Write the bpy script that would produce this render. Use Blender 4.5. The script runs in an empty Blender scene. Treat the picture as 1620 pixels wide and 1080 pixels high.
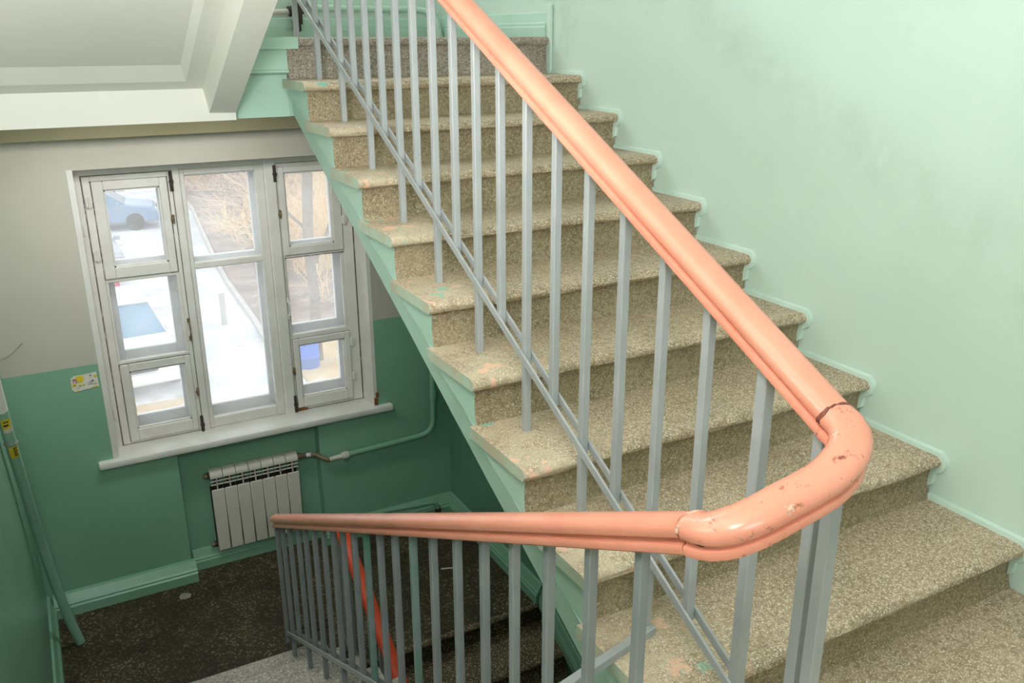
import bpy, bmesh, math, random
from mathutils import Vector, Matrix, noise

random.seed(7)
sc = bpy.context.scene
COL = sc.collection

# ------------------------------------------------------------------ camera
cam_d = bpy.data.cameras.new('camera')
cam_d.sensor_width = 36.0
cam_d.lens = 30.845
cam_d.clip_start = 0.05
cam_d.clip_end = 500
cam = bpy.data.objects.new('camera', cam_d)
COL.objects.link(cam)
yaw, pitch, roll = 0.5024, -0.3342, -0.0018
fw = Vector((math.sin(yaw) * math.cos(pitch), math.cos(yaw) * math.cos(pitch), math.sin(pitch)))
rt = fw.cross(Vector((0, 0, 1))).normalized()
up = rt.cross(fw)
rt2 = rt * math.cos(roll) + up * math.sin(roll)
up2 = -rt * math.sin(roll) + up * math.cos(roll)
mat = Matrix((rt2, up2, -fw)).transposed().to_4x4()
mat.translation = Vector((-1.0111, -3.8247, 0.0528))
cam.matrix_world = mat
sc.camera = cam

# ------------------------------------------------------------------ world, lamps, exposure
sc.view_settings.view_transform = 'Standard'
sc.view_settings.look = 'None'
sc.view_settings.exposure = 0.0
sc.view_settings.gamma = 1.0
sc.view_settings.use_curve_mapping = False

world = bpy.data.worlds.new('overcast_sky')
sc.world = world
world.use_nodes = True
wn = world.node_tree.nodes
wl = world.node_tree.links
bg = wn['Background']
tc = wn.new('ShaderNodeTexCoord')
sep = wn.new('ShaderNodeSeparateXYZ')
rmp = wn.new('ShaderNodeValToRGB')
rmp.color_ramp.elements[0].position = 0.0
rmp.color_ramp.elements[0].color = (1.0, 0.99, 0.97, 1)
rmp.color_ramp.elements[1].position = 0.6
rmp.color_ramp.elements[1].color = (0.95, 0.97, 1.0, 1)
wl.new(tc.outputs['Generated'], sep.inputs[0])
wl.new(sep.outputs['Z'], rmp.inputs[0])
wl.new(rmp.outputs[0], bg.inputs['Color'])
bg.inputs['Strength'].default_value = 2.2


def area_lamp(name, loc, target, sx, sy, power, col):
    d = bpy.data.lights.new(name, 'AREA')
    d.shape = 'RECTANGLE'
    d.size, d.size_y = sx, sy
    d.energy = power
    d.color = col
    o = bpy.data.objects.new(name, d)
    COL.objects.link(o)
    o.location = loc
    o.rotation_euler = (Vector(target) - Vector(loc)).to_track_quat('-Z', 'Y').to_euler()
    return o


# daylight through the window over the upper landing (above the picture)
area_lamp('upper_window_daylight', (0.0, 1.26, 1.75), (0.1, -1.6, -0.2), 1.5, 1.5, 40, (0.98, 0.99, 1.0))
# lamp on the left wall beside the viewer, added unseen fill behind
area_lamp('landing_wall_lamp', (-1.22, -3.5, 1.0), (1.3, -2.3, 0.1), 0.9, 0.8, 44, (0.98, 0.99, 1.0))
area_lamp('back_fill', (-0.75, -5.3, 0.75), (-0.5, 0.5, -0.6), 1.0, 1.0, 24, (0.99, 0.99, 1.0))
# added unseen fills: upwards onto the soffit, and under the upper landing
area_lamp('soffit_fill', (-1.15, -2.6, -0.05), (-1.1, -1.9, 0.65), 0.5, 0.5, 46, (0.99, 0.99, 1.0))
area_lamp('window_landing_fill', (-0.4, 0.55, -0.285), (-0.4, 0.95, -2.2), 1.3, 0.35, 16, (0.99, 0.99, 1.0))


# ------------------------------------------------------------------ materials
def s2l(c):
    return tuple((x / 12.92 if x <= 0.04045 else ((x + 0.055) / 1.055) ** 2.4) for x in (v / 255.0 for v in c)) + (1.0,)


def new_mat(name):
    m = bpy.data.materials.new(name)
    m.use_nodes = True
    nt = m.node_tree
    return m, nt.nodes, nt.links, nt.nodes['Principled BSDF']


def world_pos(n):
    g = n.new('ShaderNodeNewGeometry')
    return g.outputs['Position']


def tex_noise(n, l, pos, scale, detail=4, rough=0.55):
    t = n.new('ShaderNodeTexNoise')
    t.inputs['Scale'].default_value = scale
    t.inputs['Detail'].default_value = detail
    t.inputs['Roughness'].default_value = rough
    l.new(pos, t.inputs['Vector'])
    return t.outputs['Fac']


def ramp(n, l, src, stops):
    r = n.new('ShaderNodeValToRGB')
    e = r.color_ramp.elements
    while len(e) < len(stops):
        e.new(0.5)
    for el, (p, c) in zip(e, stops):
        el.position = p
        el.color = c if len(c) == 4 else tuple(c) + (1,)
    l.new(src, r.inputs[0])
    return r.outputs[0]


def mixc(n, l, fac, a, b, mode='MIX'):
    m = n.new('ShaderNodeMix')
    m.data_type = 'RGBA'
    m.blend_type = mode
    for sock, v in ((m.inputs[0], fac), (m.inputs[6], a), (m.inputs[7], b)):
        if hasattr(v, 'links'):
            l.new(v, sock)
        else:
            sock.default_value = v
    return m.outputs[2]


def bump(n, l, bsdf, h, strength, dist=0.002):
    b = n.new('ShaderNodeBump')
    b.inputs['Strength'].default_value = strength
    b.inputs['Distance'].default_value = dist
    l.new(h, b.inputs['Height'])
    l.new(b.outputs[0], bsdf.inputs['Normal'])


def paint(name, col, col2=None, rough=0.4, scale=2.5, amount=0.5, dirt=None, dirt_lo=0.62, dirt_scale=6, bumpy=0.15, spec=0.4):
    """oil paint on plaster, wood or metal: two close tones, optional grime specks"""
    m, n, l, b = new_mat(name)
    pos = world_pos(n)
    c1 = s2l(col)
    c2 = s2l(col2) if col2 else tuple(x * 0.86 for x in c1[:3]) + (1,)
    f = tex_noise(n, l, pos, scale, 5)
    c = ramp(n, l, f, [(0.35, c2), (0.62, c1)])
    if dirt:
        d = tex_noise(n, l, pos, dirt_scale, 8, 0.7)
        k = ramp(n, l, d, [(dirt_lo, (0, 0, 0, 1)), (dirt_lo + 0.12, (amount, amount, amount, 1))])
        c = mixc(n, l, k, c, s2l(dirt))
    l.new(c, b.inputs['Base Color'])
    b.inputs['Roughness'].default_value = rough
    b.inputs['Specular IOR Level'].default_value = spec
    if bumpy:
        bump(n, l, b, tex_noise(n, l, pos, 35, 6, 0.65), bumpy, 0.004)
    return m


def terrazzo(name, mortar, mortar2, chip, chip2, scale=105, share=0.42, splash=False, dirt=None, rough=0.55):
    """stone chips of a few millimetres in a cement ground"""
    m, n, l, b = new_mat(name)
    pos = world_pos(n)
    v = n.new('ShaderNodeTexVoronoi')
    v.inputs['Scale'].default_value = scale
    v.inputs['Randomness'].default_value = 1.0
    l.new(pos, v.inputs['Vector'])
    v2 = n.new('ShaderNodeTexVoronoi')
    v2.inputs['Scale'].default_value = scale * 0.42
    l.new(pos, v2.inputs['Vector'])
    sepc = n.new('ShaderNodeSeparateColor')
    l.new(v.outputs['Color'], sepc.inputs[0])
    sep2 = n.new('ShaderNodeSeparateColor')
    l.new(v2.outputs['Color'], sep2.inputs[0])
    ground = ramp(n, l, tex_noise(n, l, pos, 5, 6, 0.65), [(0.33, s2l(mortar2)), (0.66, s2l(mortar))])
    mot = ramp(n, l, tex_noise(n, l, pos, 70, 5, 0.7), [(0.36, (0.62, 0.60, 0.56, 1)), (0.60, (1.06, 1.06, 1.06, 1))])
    ground = mixc(n, l, 1.0, ground, mot, 'MULTIPLY')
    chips = mixc(n, l, sepc.outputs[1], s2l(chip2), s2l(chip))
    has = ramp(n, l, sepc.outputs[0], [(1 - share - 0.01, (0, 0, 0, 1)), (1 - share, (1, 1, 1, 1))])
    near = ramp(n, l, v.outputs['Distance'], [(0.45, (1, 1, 1, 1)), (0.62, (0, 0, 0, 1))])
    f = mixc(n, l, 1.0, has, near, 'MULTIPLY')
    c = mixc(n, l, f, ground, chips)
    big = ramp(n, l, sep2.outputs[0], [(0.955, (0, 0, 0, 1)), (0.965, (1, 1, 1, 1))])
    bign = ramp(n, l, v2.outputs['Distance'], [(0.28, (1, 1, 1, 1)), (0.36, (0, 0, 0, 1))])
    c = mixc(n, l, mixc(n, l, 1.0, big, bign, 'MULTIPLY'), c, s2l(chip))
    if dirt:
        k = ramp(n, l, tex_noise(n, l, pos, 2.2, 7, 0.7), [(0.42, (0.75, 0.75, 0.75, 1)), (0.66, (0, 0, 0, 1))])
        c = mixc(n, l, k, c, s2l(dirt))
    if splash:
        # old drips of wall and rail paint near the open end of the steps
        sp = n.new('ShaderNodeSeparateXYZ')
        l.new(pos, sp.inputs[0])
        mr = ramp(n, l, sp.outputs['X'], [(0.05, (1, 1, 1, 1)), (0.36, (0, 0, 0, 1))])
        pale = ramp(n, l, tex_noise(n, l, pos, 9, 6, 0.7), [(0.40, (0, 0, 0, 1)), (0.60, (0.8, 0.8, 0.8, 1))])
        c = mixc(n, l, mixc(n, l, 1.0, mr, pale, 'MULTIPLY'), c, s2l((205, 192, 165)))
        pk = ramp(n, l, tex_noise(n, l, pos, 12, 3, 0.5), [(0.625, (0, 0, 0, 1)), (0.65, (0.85, 0.85, 0.85, 1))])
        c = mixc(n, l, mixc(n, l, 1.0, mr, pk, 'MULTIPLY'), c, s2l((236, 190, 165)))
        off = n.new('ShaderNodeVectorMath')
        off.inputs[1].default_value = (7.3, 1.9, 4.1)
        l.new(pos, off.inputs[0])
        tq = ramp(n, l, tex_noise(n, l, off.outputs[0], 14, 3, 0.5), [(0.665, (0, 0, 0, 1)), (0.685, (0.85, 0.85, 0.85, 1))])
        c = mixc(n, l, mixc(n, l, 1.0, mr, tq, 'MULTIPLY'), c, s2l((125, 195, 178)))
    l.new(c, b.inputs['Base Color'])
    b.inputs['Roughness'].default_value = rough
    b.inputs['Specular IOR Level'].default_value = 0.3
    bump(n, l, b, f, 0.25, 0.001)
    return m


M = {}
M['mint'] = paint('mint_wall_paint', (208, 230, 217), (201, 225, 211), 0.38, 1.1, 0.35, (140, 165, 145), 0.60, 1.3, 0.10)
_m = M['mint']
_n, _l = _m.node_tree.nodes, _m.node_tree.links
_b = _n['Principled BSDF']
_src = _b.inputs['Base Color'].links[0].from_socket
_p = world_pos(_n)
_dot = _n.new('ShaderNodeVectorMath')
_dot.operation = 'DOT_PRODUCT'
_dot.inputs[1].default_value = (0.0, -0.512, 1.0)
_l.new(_p, _dot.inputs[0])
_band = ramp(_n, _l, _dot.outputs['Value'], [(0.52, (0, 0, 0, 1)), (0.66, (1, 1, 1, 1)), (0.72, (1, 1, 1, 1)), (0.86, (0, 0, 0, 1))])
_sm = ramp(_n, _l, tex_noise(_n, _l, _p, 2.6, 6, 0.7), [(0.42, (0, 0, 0, 1)), (0.70, (0.42, 0.42, 0.42, 1))])
_l.new(mixc(_n, _l, mixc(_n, _l, 1.0, _band, _sm, 'MULTIPLY'), _src, s2l((168, 182, 168))), _b.inputs['Base Color'])
M['green'] = paint('green_panel_paint', (128, 172, 145), (120, 165, 137), 0.33, 1.5, 0.4, (70, 110, 85), 0.66, 3, 0.12)
M['deepgreen'] = paint('green_stairwell_paint', (102, 148, 122), (94, 140, 114), 0.35, 1.5, 0.4, (60, 96, 74), 0.66, 3, 0.12)
M['stringer'] = paint('mint_stringer_paint', (188, 220, 203), (178, 211, 193), 0.45, 3, 0.4, (120, 150, 130), 0.66, 5, 0.25)
M['edge'] = paint('pale_mint_edge_paint', (208, 231, 218), (200, 225, 211), 0.4, 6, 0.5, (120, 135, 120), 0.70, 12, 0.2)
M['beige'] = paint('beige_whitewash', (188, 184, 170), (180, 176, 160), 0.85, 1.3, 0.35, (165, 160, 140), 0.62, 2, 0.12, 0.15)
M['olive'] = paint('olive_whitewash', (128, 124, 96), (120, 116, 88), 0.85, 2, 0.4, None, bumpy=0.12, spec=0.15)
M['white'] = paint('white_whitewash', (238, 237, 228), (232, 231, 222), 0.85, 1.0, 0.2, (205, 203, 190), 0.66, 2, 0.06, 0.15)
M['frame'] = paint('white_window_paint', (220, 218, 210), (212, 209, 199), 0.4, 8, 0.8, (150, 138, 115), 0.68, 9, 0.25)
M['outerframe'] = paint('daylit_outer_window_paint', (240, 241, 241), (232, 233, 234), 0.4, 8, 0.5, (170, 160, 140), 0.72, 9, 0.2)  # frame paint lightened to stand in for daylight on the outer sashes
M['sill'] = paint('white_sill_paint', (226, 225, 218), (215, 213, 204), 0.35, 6, 0.5, (165, 155, 135), 0.70, 8, 0.15)
M['grey'] = paint('grey_metal_paint', (168, 171, 172), (160, 164, 165), 0.38, 9, 0.6, (112, 112, 104), 0.70, 20, 0.15)
M['grey_shaded'] = paint('shaded_grimy_grey_paint', (142, 146, 146), (132, 137, 138), 0.42, 9, 0.7, (98, 98, 92), 0.66, 20, 0.15)  # railing grey darkened for shade on the lower left balusters, plus grime
M['grey_green'] = paint('grey_over_green_paint', (140, 150, 150), (96, 142, 124), 0.42, 5, 0.6, (98, 104, 98), 0.68, 20, 0.15)
M['coral'] = paint('coral_handrail_paint', (237, 158, 133), (231, 150, 125), 0.24, 7, 0.85, (120, 60, 40), 0.74, 11, 0.06, 0.5)
M['coral_worn'] = paint('worn_coral_handrail_paint', (237, 158, 133), (231, 150, 125), 0.22, 7, 1.0, (110, 58, 40), 0.585, 34, 0.10, 0.5)
M['chipdark'] = paint('dark_chipped_paint', (104, 56, 44), (150, 84, 66), 0.6, 60, 1.0, (60, 34, 28), 0.5, 70, 0.3)
M['chippale'] = paint('pale_chipped_filler', (226, 200, 176), (200, 120, 92), 0.5, 50, 1.0, (150, 90, 66), 0.5, 60, 0.3)
M['red'] = paint('red_handrail_paint', (214, 84, 52), (205, 78, 48), 0.35, 7, 0.8, (120, 50, 35), 0.74, 11, 0.06, 0.4)
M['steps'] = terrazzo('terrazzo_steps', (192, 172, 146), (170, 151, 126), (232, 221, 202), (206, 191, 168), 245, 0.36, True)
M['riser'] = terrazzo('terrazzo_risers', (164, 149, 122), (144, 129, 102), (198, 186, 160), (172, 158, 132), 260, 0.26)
M['tread_end'] = paint('paint_smeared_tread_end', (186, 204, 184), (190, 182, 156), 0.5, 9, 0.7, (120, 118, 98), 0.66, 22, 0.3)
M['topstep'] = terrazzo('grey_terrazzo_nosing', (164, 152, 140), (146, 134, 122), (210, 200, 188), (180, 168, 154), 240, 0.42)
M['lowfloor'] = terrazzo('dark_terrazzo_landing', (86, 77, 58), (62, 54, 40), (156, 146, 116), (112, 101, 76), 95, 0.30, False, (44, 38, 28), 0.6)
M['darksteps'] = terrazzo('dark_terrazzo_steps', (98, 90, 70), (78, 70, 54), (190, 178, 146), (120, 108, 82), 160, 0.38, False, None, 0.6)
M['greysteps'] = terrazzo('grey_terrazzo_steps', (176, 170, 160), (156, 150, 140), (215, 210, 200), (180, 174, 162), 130, 0.45, False, None, 0.55)
M['radiator'] = paint('white_radiator_enamel', (214, 210, 196), (208, 204, 190), 0.35, 4, 0.3, None, bumpy=0)
M['dark'] = paint('dark_iron', (62, 52, 42), (46, 38, 30), 0.6, 20, 0.5, None, bumpy=0.2)
M['gap_shadow'] = paint('sash_gap_shadow', (96, 88, 74), (70, 62, 52), 0.8, 14, 0.8, (190, 186, 174), 0.52, 12, 0)  # dark tone standing in for shadow in the sash gaps
M['pipegreen'] = paint('pale_green_pipe_paint', (146, 190, 166), (138, 182, 158), 0.35, 6, 0.5, (100, 130, 112), 0.7, 12, 0.05)
M['brass'] = paint('worn_brass_fitting', (128, 112, 84), (104, 90, 66), 0.45, 20, 0.5, None, bumpy=0.1)
M['pipewhite'] = paint('white_plastic_pipe', (214, 210, 198), (200, 196, 184), 0.35, 6, 0.5, (150, 140, 120), 0.66, 10, 0)
M['yellow'] = paint('yellow_sticker', (222, 200, 50), (214, 190, 44), 0.5, 9, 0.3, None, bumpy=0)
M['black'] = paint('black_print', (48, 46, 40), (40, 38, 34), 0.6, 9, 0.3, None, bumpy=0)
M['paper'] = paint('sticker_paper', (222, 218, 205), (206, 202, 190), 0.6, 20, 0.4, None, bumpy=0)
M['redprint'] = paint('red_print', (170, 44, 48), (160, 40, 44), 0.6, 9, 0.3, None, bumpy=0)
M['greyprint'] = paint('grey_print', (120, 120, 112), (110, 110, 104), 0.6, 9, 0.3, None, bumpy=0)
M['rust'] = paint('bare_rotten_wood', (150, 100, 52), (110, 70, 38), 0.8, 30, 0.5, None, bumpy=0.3)
M['wire'] = paint('grey_wire_sleeve', (150, 146, 132), (136, 132, 120), 0.6, 9, 0.4, None, bumpy=0)
# outdoors
M['snow'] = paint('trodden_snow', (232, 232, 232), (196, 200, 206), 0.8, 0.8, 0.7, (166, 160, 152), 0.55, 1.6, 0, 0.2)
M['soil'] = paint('wet_soil', (164, 149, 140), (132, 119, 111), 0.9, 1.2, 0.7, (206, 200, 194), 0.54, 2.2, 0, 0.1)
M['sand'] = paint('sandy_ground', (206, 184, 150), (190, 166, 130), 0.9, 1.6, 0.6, (240, 238, 232), 0.56, 2.2, 0, 0.1)
M['kerb'] = paint('kerb_concrete', (196, 194, 190), (180, 178, 174), 0.9, 3, 0.4, None, bumpy=0)
M['bark'] = paint('pale_bark', (246, 224, 186), (222, 192, 148), 0.9, 9, 0.4, None, bumpy=0)
M['bark2'] = paint('pinkish_bark', (236, 218, 204), (206, 184, 170), 0.9, 9, 0.4, None, bumpy=0)
M['trunk'] = paint('grey_trunk_bark', (150, 138, 126), (122, 110, 100), 0.9, 12, 0.5, None, bumpy=0)
M['tyre'] = paint('tyre_rubber', (58, 58, 60), (46, 46, 48), 0.8, 9, 0.4, None, bumpy=0)
M['chrome'] = paint('lamp_chrome', (200, 204, 208), (180, 184, 188), 0.2, 9, 0.4, None, bumpy=0)
M['carglass'] = paint('car_glass', (110, 150, 176), (96, 136, 164), 0.1, 3, 0.4, None, bumpy=0)
M['carwhite'] = paint('white_car_paint', (236, 236, 236), (228, 228, 230), 0.25, 3, 0.4, None, bumpy=0)
M['carsilver'] = paint('silver_car_paint', (176, 182, 190), (166, 172, 180), 0.25, 3, 0.4, None, bumpy=0)
M['carred'] = paint('red_car_paint', (190, 60, 66), (180, 54, 60), 0.25, 3, 0.4, None, bumpy=0)
M['carblue'] = paint('blue_car_paint', (130, 160, 190), (120, 150, 180), 0.25, 3, 0.4, None, bumpy=0)
M['bluebin'] = paint('blue_plastic', (92, 130, 220), (84, 120, 205), 0.5, 3, 0.4, None, bumpy=0)
M['housewall'] = paint('far_house_plaster', (226, 214, 200), (212, 200, 188), 0.9, 0.6, 0.4, None, bumpy=0)
M['houseglass'] = paint('far_house_glass', (150, 160, 172), (136, 148, 160), 0.2, 1, 0.4, None, bumpy=0)

# dusty window glass: clear, faintly mirrored, veiled by dirt
g, n, l, b = new_mat('dusty_window_glass')
n.remove(b)
tr = n.new('ShaderNodeBsdfTransparent')
tr.inputs[0].default_value = (0.97, 0.98, 0.98, 1)
gl = n.new('ShaderNodeBsdfGlossy')
gl.inputs['Roughness'].default_value = 0.05
tl = n.new('ShaderNodeBsdfTranslucent')
tl.inputs[0].default_value = (0.95, 0.95, 0.95, 1)
mx1 = n.new('ShaderNodeMixShader')
mx2 = n.new('ShaderNodeMixShader')
fr_ = n.new('ShaderNodeFresnel')
fr_.inputs[0].default_value = 1.25
veil = ramp(n, l, tex_noise(n, l, world_pos(n), 3.0, 6, 0.65), [(0.3, (0.07, 0.07, 0.07, 1)), (0.7, (0.17, 0.17, 0.17, 1))])
l.new(veil, mx1.inputs[0])
l.new(tr.outputs[0], mx1.inputs[1])
l.new(tl.outputs[0], mx1.inputs[2])
l.new(fr_.outputs[0], mx2.inputs[0])
l.new(mx1.outputs[0], mx2.inputs[1])
l.new(gl.outputs[0], mx2.inputs[2])
l.new(mx2.outputs[0], n['Material Output'].inputs[0])
M['glass'] = g


# ------------------------------------------------------------------ mesh helpers
def link(name, bm, mats, parent=None, smooth=False, loc=None):
    bmesh.ops.recalc_face_normals(bm, faces=bm.faces[:])
    me = bpy.data.meshes.new(name)
    if loc is None and parent is None and len(bm.verts):
        # origin at the middle of the base
        xs = [v.co for v in bm.verts]
        loc = Vector(((min(v.x for v in xs) + max(v.x for v in xs)) / 2, (min(v.y for v in xs) + max(v.y for v in xs)) / 2, min(v.z for v in xs)))
    if loc is not None and parent is None:
        bmesh.ops.translate(bm, verts=bm.verts[:], vec=-Vector(loc))
    bm.to_mesh(me)
    bm.free()
    for m in (mats if isinstance(mats, (list, tuple)) else [mats]):
        me.materials.append(m)
    if smooth:
        for p in me.polygons:
            p.use_smooth = True
        try:
            me.set_sharp_from_angle(angle=math.radians(38))
        except Exception:
            pass
    o = bpy.data.objects.new(name, me)
    COL.objects.link(o)
    if parent is not None:
        o.parent = parent
        # vertices are in world coordinates: cancel the parents' offset
        off = Vector((0, 0, 0))
        p = parent
        while p is not None:
            off += p.location
            p = p.parent
        o.location = -off
    elif loc is not None:
        o.location = loc
    return o


def rebase(o, world_loc):
    """put a part's origin at a point of its own without moving it"""
    off = Vector((0, 0, 0))
    p = o.parent
    while p is not None:
        off += p.location
        p = p.parent
    d = Vector(world_loc) - off - o.location
    o.data.transform(Matrix.Translation(-d))
    o.location = o.location + d


def thing(name, label, cat, loc=(0, 0, 0), group=None):
    o = bpy.data.objects.new(name, None)
    o.empty_display_size = 0.1
    COL.objects.link(o)
    o.location = loc
    o['label'] = label
    o['category'] = cat
    if group:
        o['group'] = group
    return o


def tag(o, label, cat, group=None):
    o['label'] = label
    o['category'] = cat
    if group:
        o['group'] = group
    return o


def struct(o, label=None, cat=None):
    o['kind'] = 'structure'
    if label:
        o['label'] = label
    if cat:
        o['category'] = cat
    return o


def add_box(bm, x0, x1, y0, y1, z0, z1, mi=0, bev=0.0, seg=1):
    r = bmesh.ops.create_cube(bm, size=1.0)
    vs = r['verts']
    for v in vs:
        v.co = Vector(((x0 + x1) / 2 + v.co.x * (x1 - x0), (y0 + y1) / 2 + v.co.y * (y1 - y0), (z0 + z1) / 2 + v.co.z * (z1 - z0)))
    fs = list({f for v in vs for f in v.link_faces})
    for f in fs:
        f.material_index = mi
    if bev:
        es = list({e for v in vs for e in v.link_edges})
        rr = bmesh.ops.bevel(bm, geom=es, offset=bev, segments=seg, affect='EDGES', profile=0.5)
        for f in rr['faces']:
            f.material_index = mi
    return vs


def add_prism_x(bm, prof, x0, x1, n=1, jit=None, mi=0, cap0=None, cap1=None):
    """closed (y,z) profile drawn out along x"""
    rings = []
    for i in range(n + 1):
        x = x0 + (x1 - x0) * i / n
        ring = []
        for k, (y, z) in enumerate(prof):
            p = Vector((x, y, z))
            if jit:
                p = jit(p, k)
            ring.append(bm.verts.new(p))
        rings.append(ring)
    m = len(prof)
    for i in range(n):
        for k in range(m):
            f = bm.faces.new((rings[i][k], rings[i][(k + 1) % m], rings[i + 1][(k + 1) % m], rings[i + 1][k]))
            f.material_index = mi
    f = bm.faces.new(rings[0])
    f.material_index = mi if cap0 is None else cap0
    f = bm.faces.new(list(reversed(rings[-1])))
    f.material_index = mi if cap1 is None else cap1


def frames(path):
    """direction, side and up vectors along a path, side kept level"""
    out = []
    for i, p in enumerate(path):
        a = path[max(i - 1, 0)]
        c = path[min(i + 1, len(path) - 1)]
        d = (c - a).normalized()
        side = d.cross(Vector((0, 0, 1)))
        if side.length < 1e-4:
            side = Vector((1, 0, 0))
        side.normalize()
        upv = side.cross(d).normalized()
        out.append((d, side, upv))
    return out


def add_sweep(bm, path, prof, mi=0):
    path = [Vector(p) for p in path]
    fr = frames(path)
    rings = []
    for p, (d, s, u) in zip(path, fr):
        rings.append([bm.verts.new(p + s * a + u * b_) for a, b_ in prof])
    m = len(prof)
    for i in range(len(rings) - 1):
        for k in range(m):
            f = bm.faces.new((rings[i][k], rings[i][(k + 1) % m], rings[i + 1][(k + 1) % m], rings[i + 1][k]))
            f.material_index = mi
    bm.faces.new(rings[0]).material_index = mi
    bm.faces.new(list(reversed(rings[-1]))).material_index = mi


def circle(r, n=12):
    return [(r * math.cos(2 * math.pi * k / n), r * math.sin(2 * math.pi * k / n)) for k in range(n)]


def add_tube(bm, path, r, n=12, mi=0):
    add_sweep(bm, path, circle(r, n), mi)


def rounded(path, rad=0.05, seg=6):
    """a polyline with its corners turned into arcs"""
    P = [Vector(p) for p in path]
    out = [P[0]]
    for i in range(1, len(P) - 1):
        a, b_, c = P[i - 1], P[i], P[i + 1]
        r0 = min(rad, (b_ - a).length * 0.45, (c - b_).length * 0.45)
        s = b_ + (a - b_).normalized() * r0
        e = b_ + (c - b_).normalized() * r0
        for k in range(seg + 1):
            t = k / seg
            out.append(s * (1 - t) ** 2 + b_ * 2 * t * (1 - t) + e * t * t)
    out.append(P[-1])
    return out


def add_bar(bm, a, b_, w, h, mi=0, bev=0.0):
    """square bar from a to b, w across x, h across the other direction"""
    a, b_ = Vector(a), Vector(b_)
    d = (b_ - a).normalized()
    ref = Vector((1, 0, 0)) if abs(d.x) < 0.8 else Vector((0, 1, 0))
    t = d.cross(ref).normalized()
    s = t.cross(d).normalized()
    q = bev
    prof = [(-w / 2 + q, -h / 2), (w / 2 - q, -h / 2), (w / 2, -h / 2 + q), (w / 2, h / 2 - q), (w / 2 - q, h / 2), (-w / 2 + q, h / 2), (-w / 2, h / 2 - q), (-w / 2, -h / 2 + q)] if q else [(-w / 2, -h / 2), (w / 2, -h / 2), (w / 2, h / 2), (-w / 2, h / 2)]
    r0 = [bm.verts.new(a + s * i + t * j) for i, j in prof]
    r1 = [bm.verts.new(b_ + s * i + t * j) for i, j in prof]
    m = len(prof)
    for k in range(m):
        bm.faces.new((r0[k], r0[(k + 1) % m], r1[(k + 1) % m], r1[k])).material_index = mi
    bm.faces.new(list(reversed(r0))).material_index = mi
    bm.faces.new(r1).material_index = mi


BM = bmesh.new

# ------------------------------------------------------------------ dimensions
G, R = 0.2929, 0.15          # going and rise of the stairs
W = 1.313                    # right wall
XL = -1.30                   # left wall
YW = 1.325                   # window wall
ZF = -3.17                   # lower landing
ZM = -1.465                  # landing the viewer stands on
ZT = 0.04                    # upper landing
SL = R / G

# ------------------------------------------------------------------ structure: walls
# right wall: pale mint above the rising flight, deeper green in the stairwell below it
bm = BM()
ym = -2.95
lo, hi = -5.6, 3.2


def quad(bm, pts, mi):
    bm.faces.new([bm.verts.new(p) for p in pts]).material_index = mi


add_box(bm, W + 0.002, W + 0.25, -5.6, 1.9, lo, hi, 0)
quad(bm, [(W, 1.45, -0.12), (W, 1.45, hi), (W, -0.02, hi), (W, -0.02, -0.12)], 0)
quad(bm, [(W, -0.02, -0.15), (W, -0.02, hi), (W, ym, hi), (W, ym, ym * SL - 0.15)], 0)
quad(bm, [(W, ym, ym * SL - 0.15), (W, ym, hi), (W, -5.6, hi), (W, -5.6, ym * SL - 0.15)], 0)
quad(bm, [(W, 1.45, lo), (W, 1.45, -0.12), (W, -0.02, -0.12), (W, -0.02, lo)], 1)
quad(bm, [(W, -0.02, lo), (W, -0.02, -0.15), (W, ym, ym * SL - 0.15), (W, ym, lo)], 1)
quad(bm, [(W, ym, lo), (W, ym, ym * SL - 0.15), (W, -5.6, ym * SL - 0.15), (W, -5.6, lo)], 1)
struct(link('wall_right', bm, [M['mint'], M['deepgreen']]))

bm = BM()
add_box(bm, XL - 0.25, XL, -5.6, 1.9, lo, -0.28, 0)
add_box(bm, XL - 0.25, XL, -5.6, 1.9, -0.28, hi, 1)
struct(link('wall_left', bm, [M['green'], M['white']]))

bm = BM()
add_box(bm, XL, W, -5.85, -5.6, lo, hi, 0)
struct(link('wall_back', bm, [M['mint']]))
bm = BM()
add_box(bm, XL - 0.25, W + 0.25, -5.85, 1.9, hi, hi + 0.15, 0)
struct(link('ceiling', bm, [M['white']]))

# window wall
WX0, WX1, WZ0, WZ1 = -0.815, 0.785, -2.27, -0.604
PZ = -1.672                     # top of the green panel
YB = 1.75                       # outer face
bm = BM()
NX0, NX1, ND = -0.485, 0.385, 0.10   # radiator niche
add_box(bm, XL, WX0, YW, YB, PZ, 0.0, 0)
add_box(bm, WX1, W, YW, YB, PZ, 0.0, 0)
add_box(bm, WX0, WX1, YW, YB, WZ1, 0.0, 0)
add_box(bm, XL, WX0, YW, YB, WZ0, PZ, 1)
add_box(bm, WX1, W, YW, YB, WZ0, PZ, 1)
add_box(bm, XL, NX0, YW, YB, lo, WZ0, 1)
add_box(bm, NX1, W, YW, YB, lo, WZ0, 1)
add_box(bm, NX0, NX1, YW + ND, YB, lo, WZ0, 1)
add_box(bm, XL, W, YW, YB, 0.0, 0.9, 2)
add_box(bm, XL, -0.8, YW, YB, 0.9, 2.5, 2)
add_box(bm, 0.8, W, YW, YB, 0.9, 2.5, 2)
add_box(bm, XL, W, YW, YB, 2.5, hi, 0)
struct(link('wall_front', bm, [M['beige'], M['green'], M['mint']]))

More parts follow.
